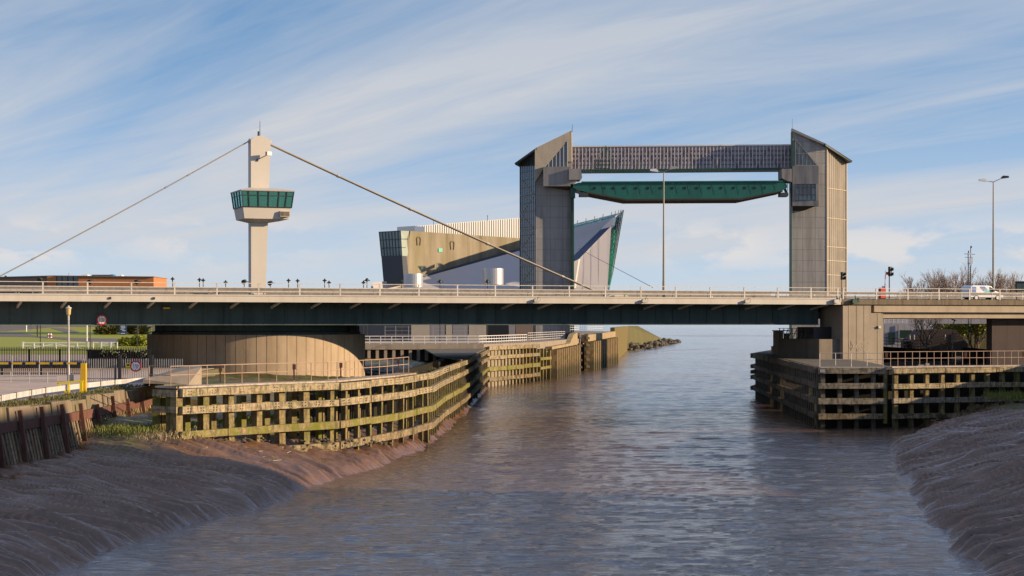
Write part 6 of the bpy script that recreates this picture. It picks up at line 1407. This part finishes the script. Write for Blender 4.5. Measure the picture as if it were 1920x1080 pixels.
# trees
def grow(mb, p, d, L, r_, depth, rnd, ends, spread=.55, up=.15, n=6):
    q = p + d * L; mb.tube(p, q, r_, r_ * .72, n=max(3, n), caps=False)
    if depth == 0: ends.append(q); return
    k = 3 if rnd.random() < .45 else 2
    for i in range(k):
        a = V(rnd.uniform(-1, 1), rnd.uniform(-1, 1), rnd.uniform(-.6, 1)); nd = (d + a * spread + V(0, 0, up)).normalized()
        grow(mb, p + d * L * rnd.uniform(.7, 1.0), nd, L * rnd.uniform(.62, .88), r_ * .66, depth - 1, rnd, ends, spread, up, n - 1)
def bare_tree(loc, h, label, seed, mat='twig', depth=7, group=None, spread=.55):
    rnd = random.Random(seed); t_ = thing('bare_tree', label, 'tree', loc, group); p = Vector(loc); m_ = MB(); trunk = MB(); ends = []
    trunk.tube(p - V(0, 0, .4), p + V(0, 0, h * .22), h * .028, h * .022, 8); trunk.build('trunk', 'bark', t_)
    for i in range(4):
        a = i * 1.6 + rnd.uniform(-.4, .4); grow(m_, p + V(0, 0, h * .2), V(math.cos(a) * .5, math.sin(a) * .5, .85).normalized(), h * .24, h * .016, depth - 1, rnd, ends, spread)
    m_.build('branches', mat, t_); return t_
for i, (x, ytop, Z, lb_) in enumerate(((1722, 512, 262, 'bare winter tree behind the bridge right of the traffic signal'), (1752, 506, 268, 'taller bare winter tree second from the traffic signal'), (1782, 514, 270, 'low bare winter tree left of the instrument mast'), (1802, 512, 266, 'bare winter tree just left of the instrument mast'), (1832, 504, 262, 'bare winter tree directly behind the van'), (1858, 508, 266, 'bare winter tree behind the right hand lamp post'), (1884, 506, 264, 'rightmost bare winter tree behind the bridge'))):
    p = P(x, 605, Z); bare_tree((p.x, p.y, 4.4), pz(ytop, Z) - 4.4, lb_, 40 + i, depth=7, group='bare trees behind the approach span', spread=.6)
p = P(1735, 605, 236); bare_tree((p.x, p.y, 4.4), 6.6, 'dark bare tree under the approach span before the grey building', 77, 'bark', 6, spread=.7)
def leafy(loc, h, label, seed, n, crown, size=.2):
    rnd = random.Random(seed); t_ = thing('leafy_tree', label, 'tree', loc, 'green trees under the approach span'); p = Vector(loc); m_ = MB(); ends = []
    for i in range(3):
        a = i * 2.1 + .4; grow(m_, p - V(0, 0, .3), V(math.cos(a) * .4, math.sin(a) * .3, .9).normalized(), h * .32, h * .03, 4, rnd, ends, .6)
    m_.build('trunk', 'bark', t_)
    cl = [(p + V(rnd.gauss(0, crown * .45), rnd.gauss(0, crown * .4), h * rnd.uniform(.5, 1.0)), rnd.uniform(.35, .75) * crown * .55) for i in range(26)]
    def fn(r):
        c, rr_ = r.choice(cl); v_ = V(r.gauss(0, 1), r.gauss(0, 1), r.gauss(0, .7)).normalized() * rr_ * (r.random() ** .4); return c + v_
    m_ = MB(); leaf_cloud(m_, fn, n, size, seed + 1); m_.build('crown', 'leafgreen', t_, recalc=False); return t_
p = P(1828, 605, 262); leafy((p.x, p.y, 4.6), 6.3, 'green leafy tree under the approach span right of the lamp', 5, 7500, 5.2)
p = P(1775, 605, 276); leafy((p.x, p.y, 4.6), 6.0, 'dark green tree behind the lamp under the approach span', 15, 3500, 3.6, .22)

# ================================================================== RIGHT BANK UNDER THE APPROACH SPAN
rb = thing('grey_building', 'grey ribbed building with dark green doors under the approach span', 'building', P(1700, 605, 250) + V(0, 0, -4.5))
def RP(x, y, d=0): return P(x, y, 250 + d)
mb = MB(); mb.prism([RP(1630, 607), RP(1744, 607), RP(1744, 672), RP(1630, 672)], (0, 10, 0)); mb.build('wall', 'greyclad', rb)
mb = MB(); mb.prism([RP(1630, 597.5, 1), RP(1900, 597.5, 1), RP(1900, 607, 1), RP(1630, 607, 1)], (0, 8, 0)); mb.build('parapet', 'greyclad', rb)
mb = MB(); mb.prism([RP(1686.5, 619, -.1), RP(1709.5, 619, -.1), RP(1709.5, 634.5, -.1), RP(1686.5, 634.5, -.1)], (0, .2, 0)); mb.build('shutter', 'doorgreen', rb)
mb = MB(); mb.prism([RP(1666, 623, -.1), RP(1677.5, 623, -.1), RP(1677.5, 645, -.1), RP(1666, 645, -.1)], (0, .2, 0)); mb.build('door', 'doorgreen', rb)
mb = MB(); mb.beam(RP(1685.5, 609, -.15), RP(1685.5, 640, -.15), .12, .12); mb.beam(RP(1686, 635, -.2), RP(1710, 635, -.2), .14, .12); mb.build('downpipe', 'galv', rb)
def rwhite(x0, x1, ya, yb, Z, h, label, n):
    t_ = thing('ramp_railing', label, 'railing', P(x0, ya, Z)); m_ = MB()
    for f in (1, .62, .25): m_.beam(P(x0, ya, Z) + V(0, 0, h * f), P(x1, yb, Z) + V(0, 0, h * f), .05, .06)
    m_.build('rails', 'whitepaint', t_)
    for i in range(n + 1):
        q = P(x0, ya, Z).lerp(P(x1, yb, Z), i / n); k = MB(); k.beam(q, q + V(0, 0, h + .05), .09, .09, up=V(0, 1, 0)); k.build('post', 'whitepaint', t_)
rwhite(1652, 1746, 648, 655.5, 222, 1.0, 'white ramp railing sloping down behind the rusty handrail', 9)
rwhite(1650, 1700, 606, 606, 246, .75, 'white railing high on the grey building under the span', 6)
mb = MB(); mb.prism([P(1640, 648.5, 221.8), P(1752, 656, 221.8), P(1790, 660, 221.8), P(1790, 680, 221.8), P(1640, 680, 221.8)], (0, .5, 0)); tag(mb.build('ramp_wall', 'paneldark'), 'dark sloping ramp wall below the white ramp railing', 'wall')
mb = MB(); mb.prism([P(1707, 641, 240), P(1733, 618, 240), P(1792, 618, 240), P(1815, 645, 240), P(1815, 668, 240), P(1707, 668, 240)], (0, 6, 0)); structure(mb, 'slope', 'brownwall')
mb = MB(); mb.prism([P(1806, 651, 205), P(1880, 657, 205), P(1880, 680, 205), P(1806, 680, 205)], (0, 1, 0)); tag(mb.build('low_wall', 'brownwall'), 'low dark wall below the green tree under the approach span', 'wall')
mb = MB(); mb.prism([P(1800, 597.5, 320), P(1960, 597.5, 320), P(1960, 660, 320), P(1800, 660, 320)], (0, 20, 0)); structure(mb, 'embankment', 'grassbank')
for x, lb_ in ((1706, 'first white marker post on the dark slope'), (1714, 'second white marker post on the dark slope'), (1742.5, 'third white marker post on the dark slope'), (1772, 'fourth white marker post nearest the lamp')):
    m_ = MB(); m_.tube(P(x, 637, 238), P(x, 628, 238), .09, .09, 8); m_.tube(P(x, 628, 238), P(x, 627.6, 238), .1, .1, 8); tag(m_.build('marker_post', 'panelbeige'), lb_, 'post', 'white posts on the dark slope')
q = P(1861.5, 655.5, 206); t_ = thing('utility_cabinet', 'grey upright utility cabinet right of the green tree', 'cabinet', q); m_ = MB(); m_.box(q + V(0, 0, .45), (.5, .4, .95)); m_.build('body', 'panelgrey', t_); m_ = MB(); m_.box(q + V(0, 0, .95), (.56, .46, .06)); m_.build('lid', 'panelgrey', t_); m_ = MB(); m_.box(q + V(0, -.21, .45), (.42, .02, .8)); m_.build('door', 'deepdark', t_)
for x, y, c, lb_ in ((1765, 648, 'white', 'pale figure like rubbish sack left of the lamp under the span'),):
    q = P(x, y, 214); t_ = thing('notice_board', 'pale notice boards on posts left of the lamp under the span', 'notice', q); m_ = MB(); m_.box(q, (.35, .05, .5)); m_.build('board', 'panelbeige', t_); m_ = MB(); m_.box(P(1776, 645.5, 214), (.4, .05, .35)); m_.build('board', 'yellow', t_); m_ = MB(); m_.tube(q, q + V(0, 0, -1), .03); m_.tube(P(1776, 646, 214), P(1776, 660, 214), .03); m_.build('post', 'galv', t_)
rnd = random.Random(4); q = P(1703, 651, 219); t_ = thing('weed_bush', 'small weedy bush on the dark ramp wall', 'shrub', q); m_ = MB(); leaf_cloud(m_, lambda r: q + V(r.gauss(0, .3), r.gauss(0, .2), r.uniform(-.3, .7)), 260, .1, 8); m_.build('leaves', 'weedleaf', t_, recalc=False)

# ================================================================== RIVERSIDE WAREHOUSES out of frame on the right bank (they shade the foreground)
def warehouse(x0, x1, y0, y1, z0, eave, ridge, label, nwin):
    t_ = thing('warehouse', label, 'building', ((x0 + x1) / 2, (y0 + y1) / 2, z0)); m_ = MB(); m_.box(((x0 + x1) / 2, (y0 + y1) / 2, (z0 + eave) / 2), (x1 - x0, y1 - y0, eave - z0)); m_.build('wall', 'brick', t_)
    m_ = MB(); m_.prism([(x0 - .3, y0 - .3, eave), (x0 - .3, y1 + .3, eave), (x0 - .3, (y0 + y1) / 2, ridge)], (x1 - x0 + .6, 0, 0)); m_.build('roof', 'slate', t_)
    for i in range(nwin):
        for z in np.arange(z0 + 3, eave - 1.5, 3.6):
            m_ = MB(); m_.box((x0 - .02, y0 + (y1 - y0) * (i + .5) / nwin, z), (.12, 1.2, 1.7)); m_.build('window', 'darkglass', t_)
warehouse(46, 62, 20, 86, 4.0, 24.2, 24.5, 'tall brick riverside warehouse on the near right bank', 8)
warehouse(52, 62, 87, 142, 4.0, 10.2, 12.0, 'low brick riverside shed on the right bank before the dolphin', 5)
warehouse(52, 62, 142.5, 163, 4.0, 7.2, 7.5, 'flat roofed brick store on the right bank beside the dolphin', 2)
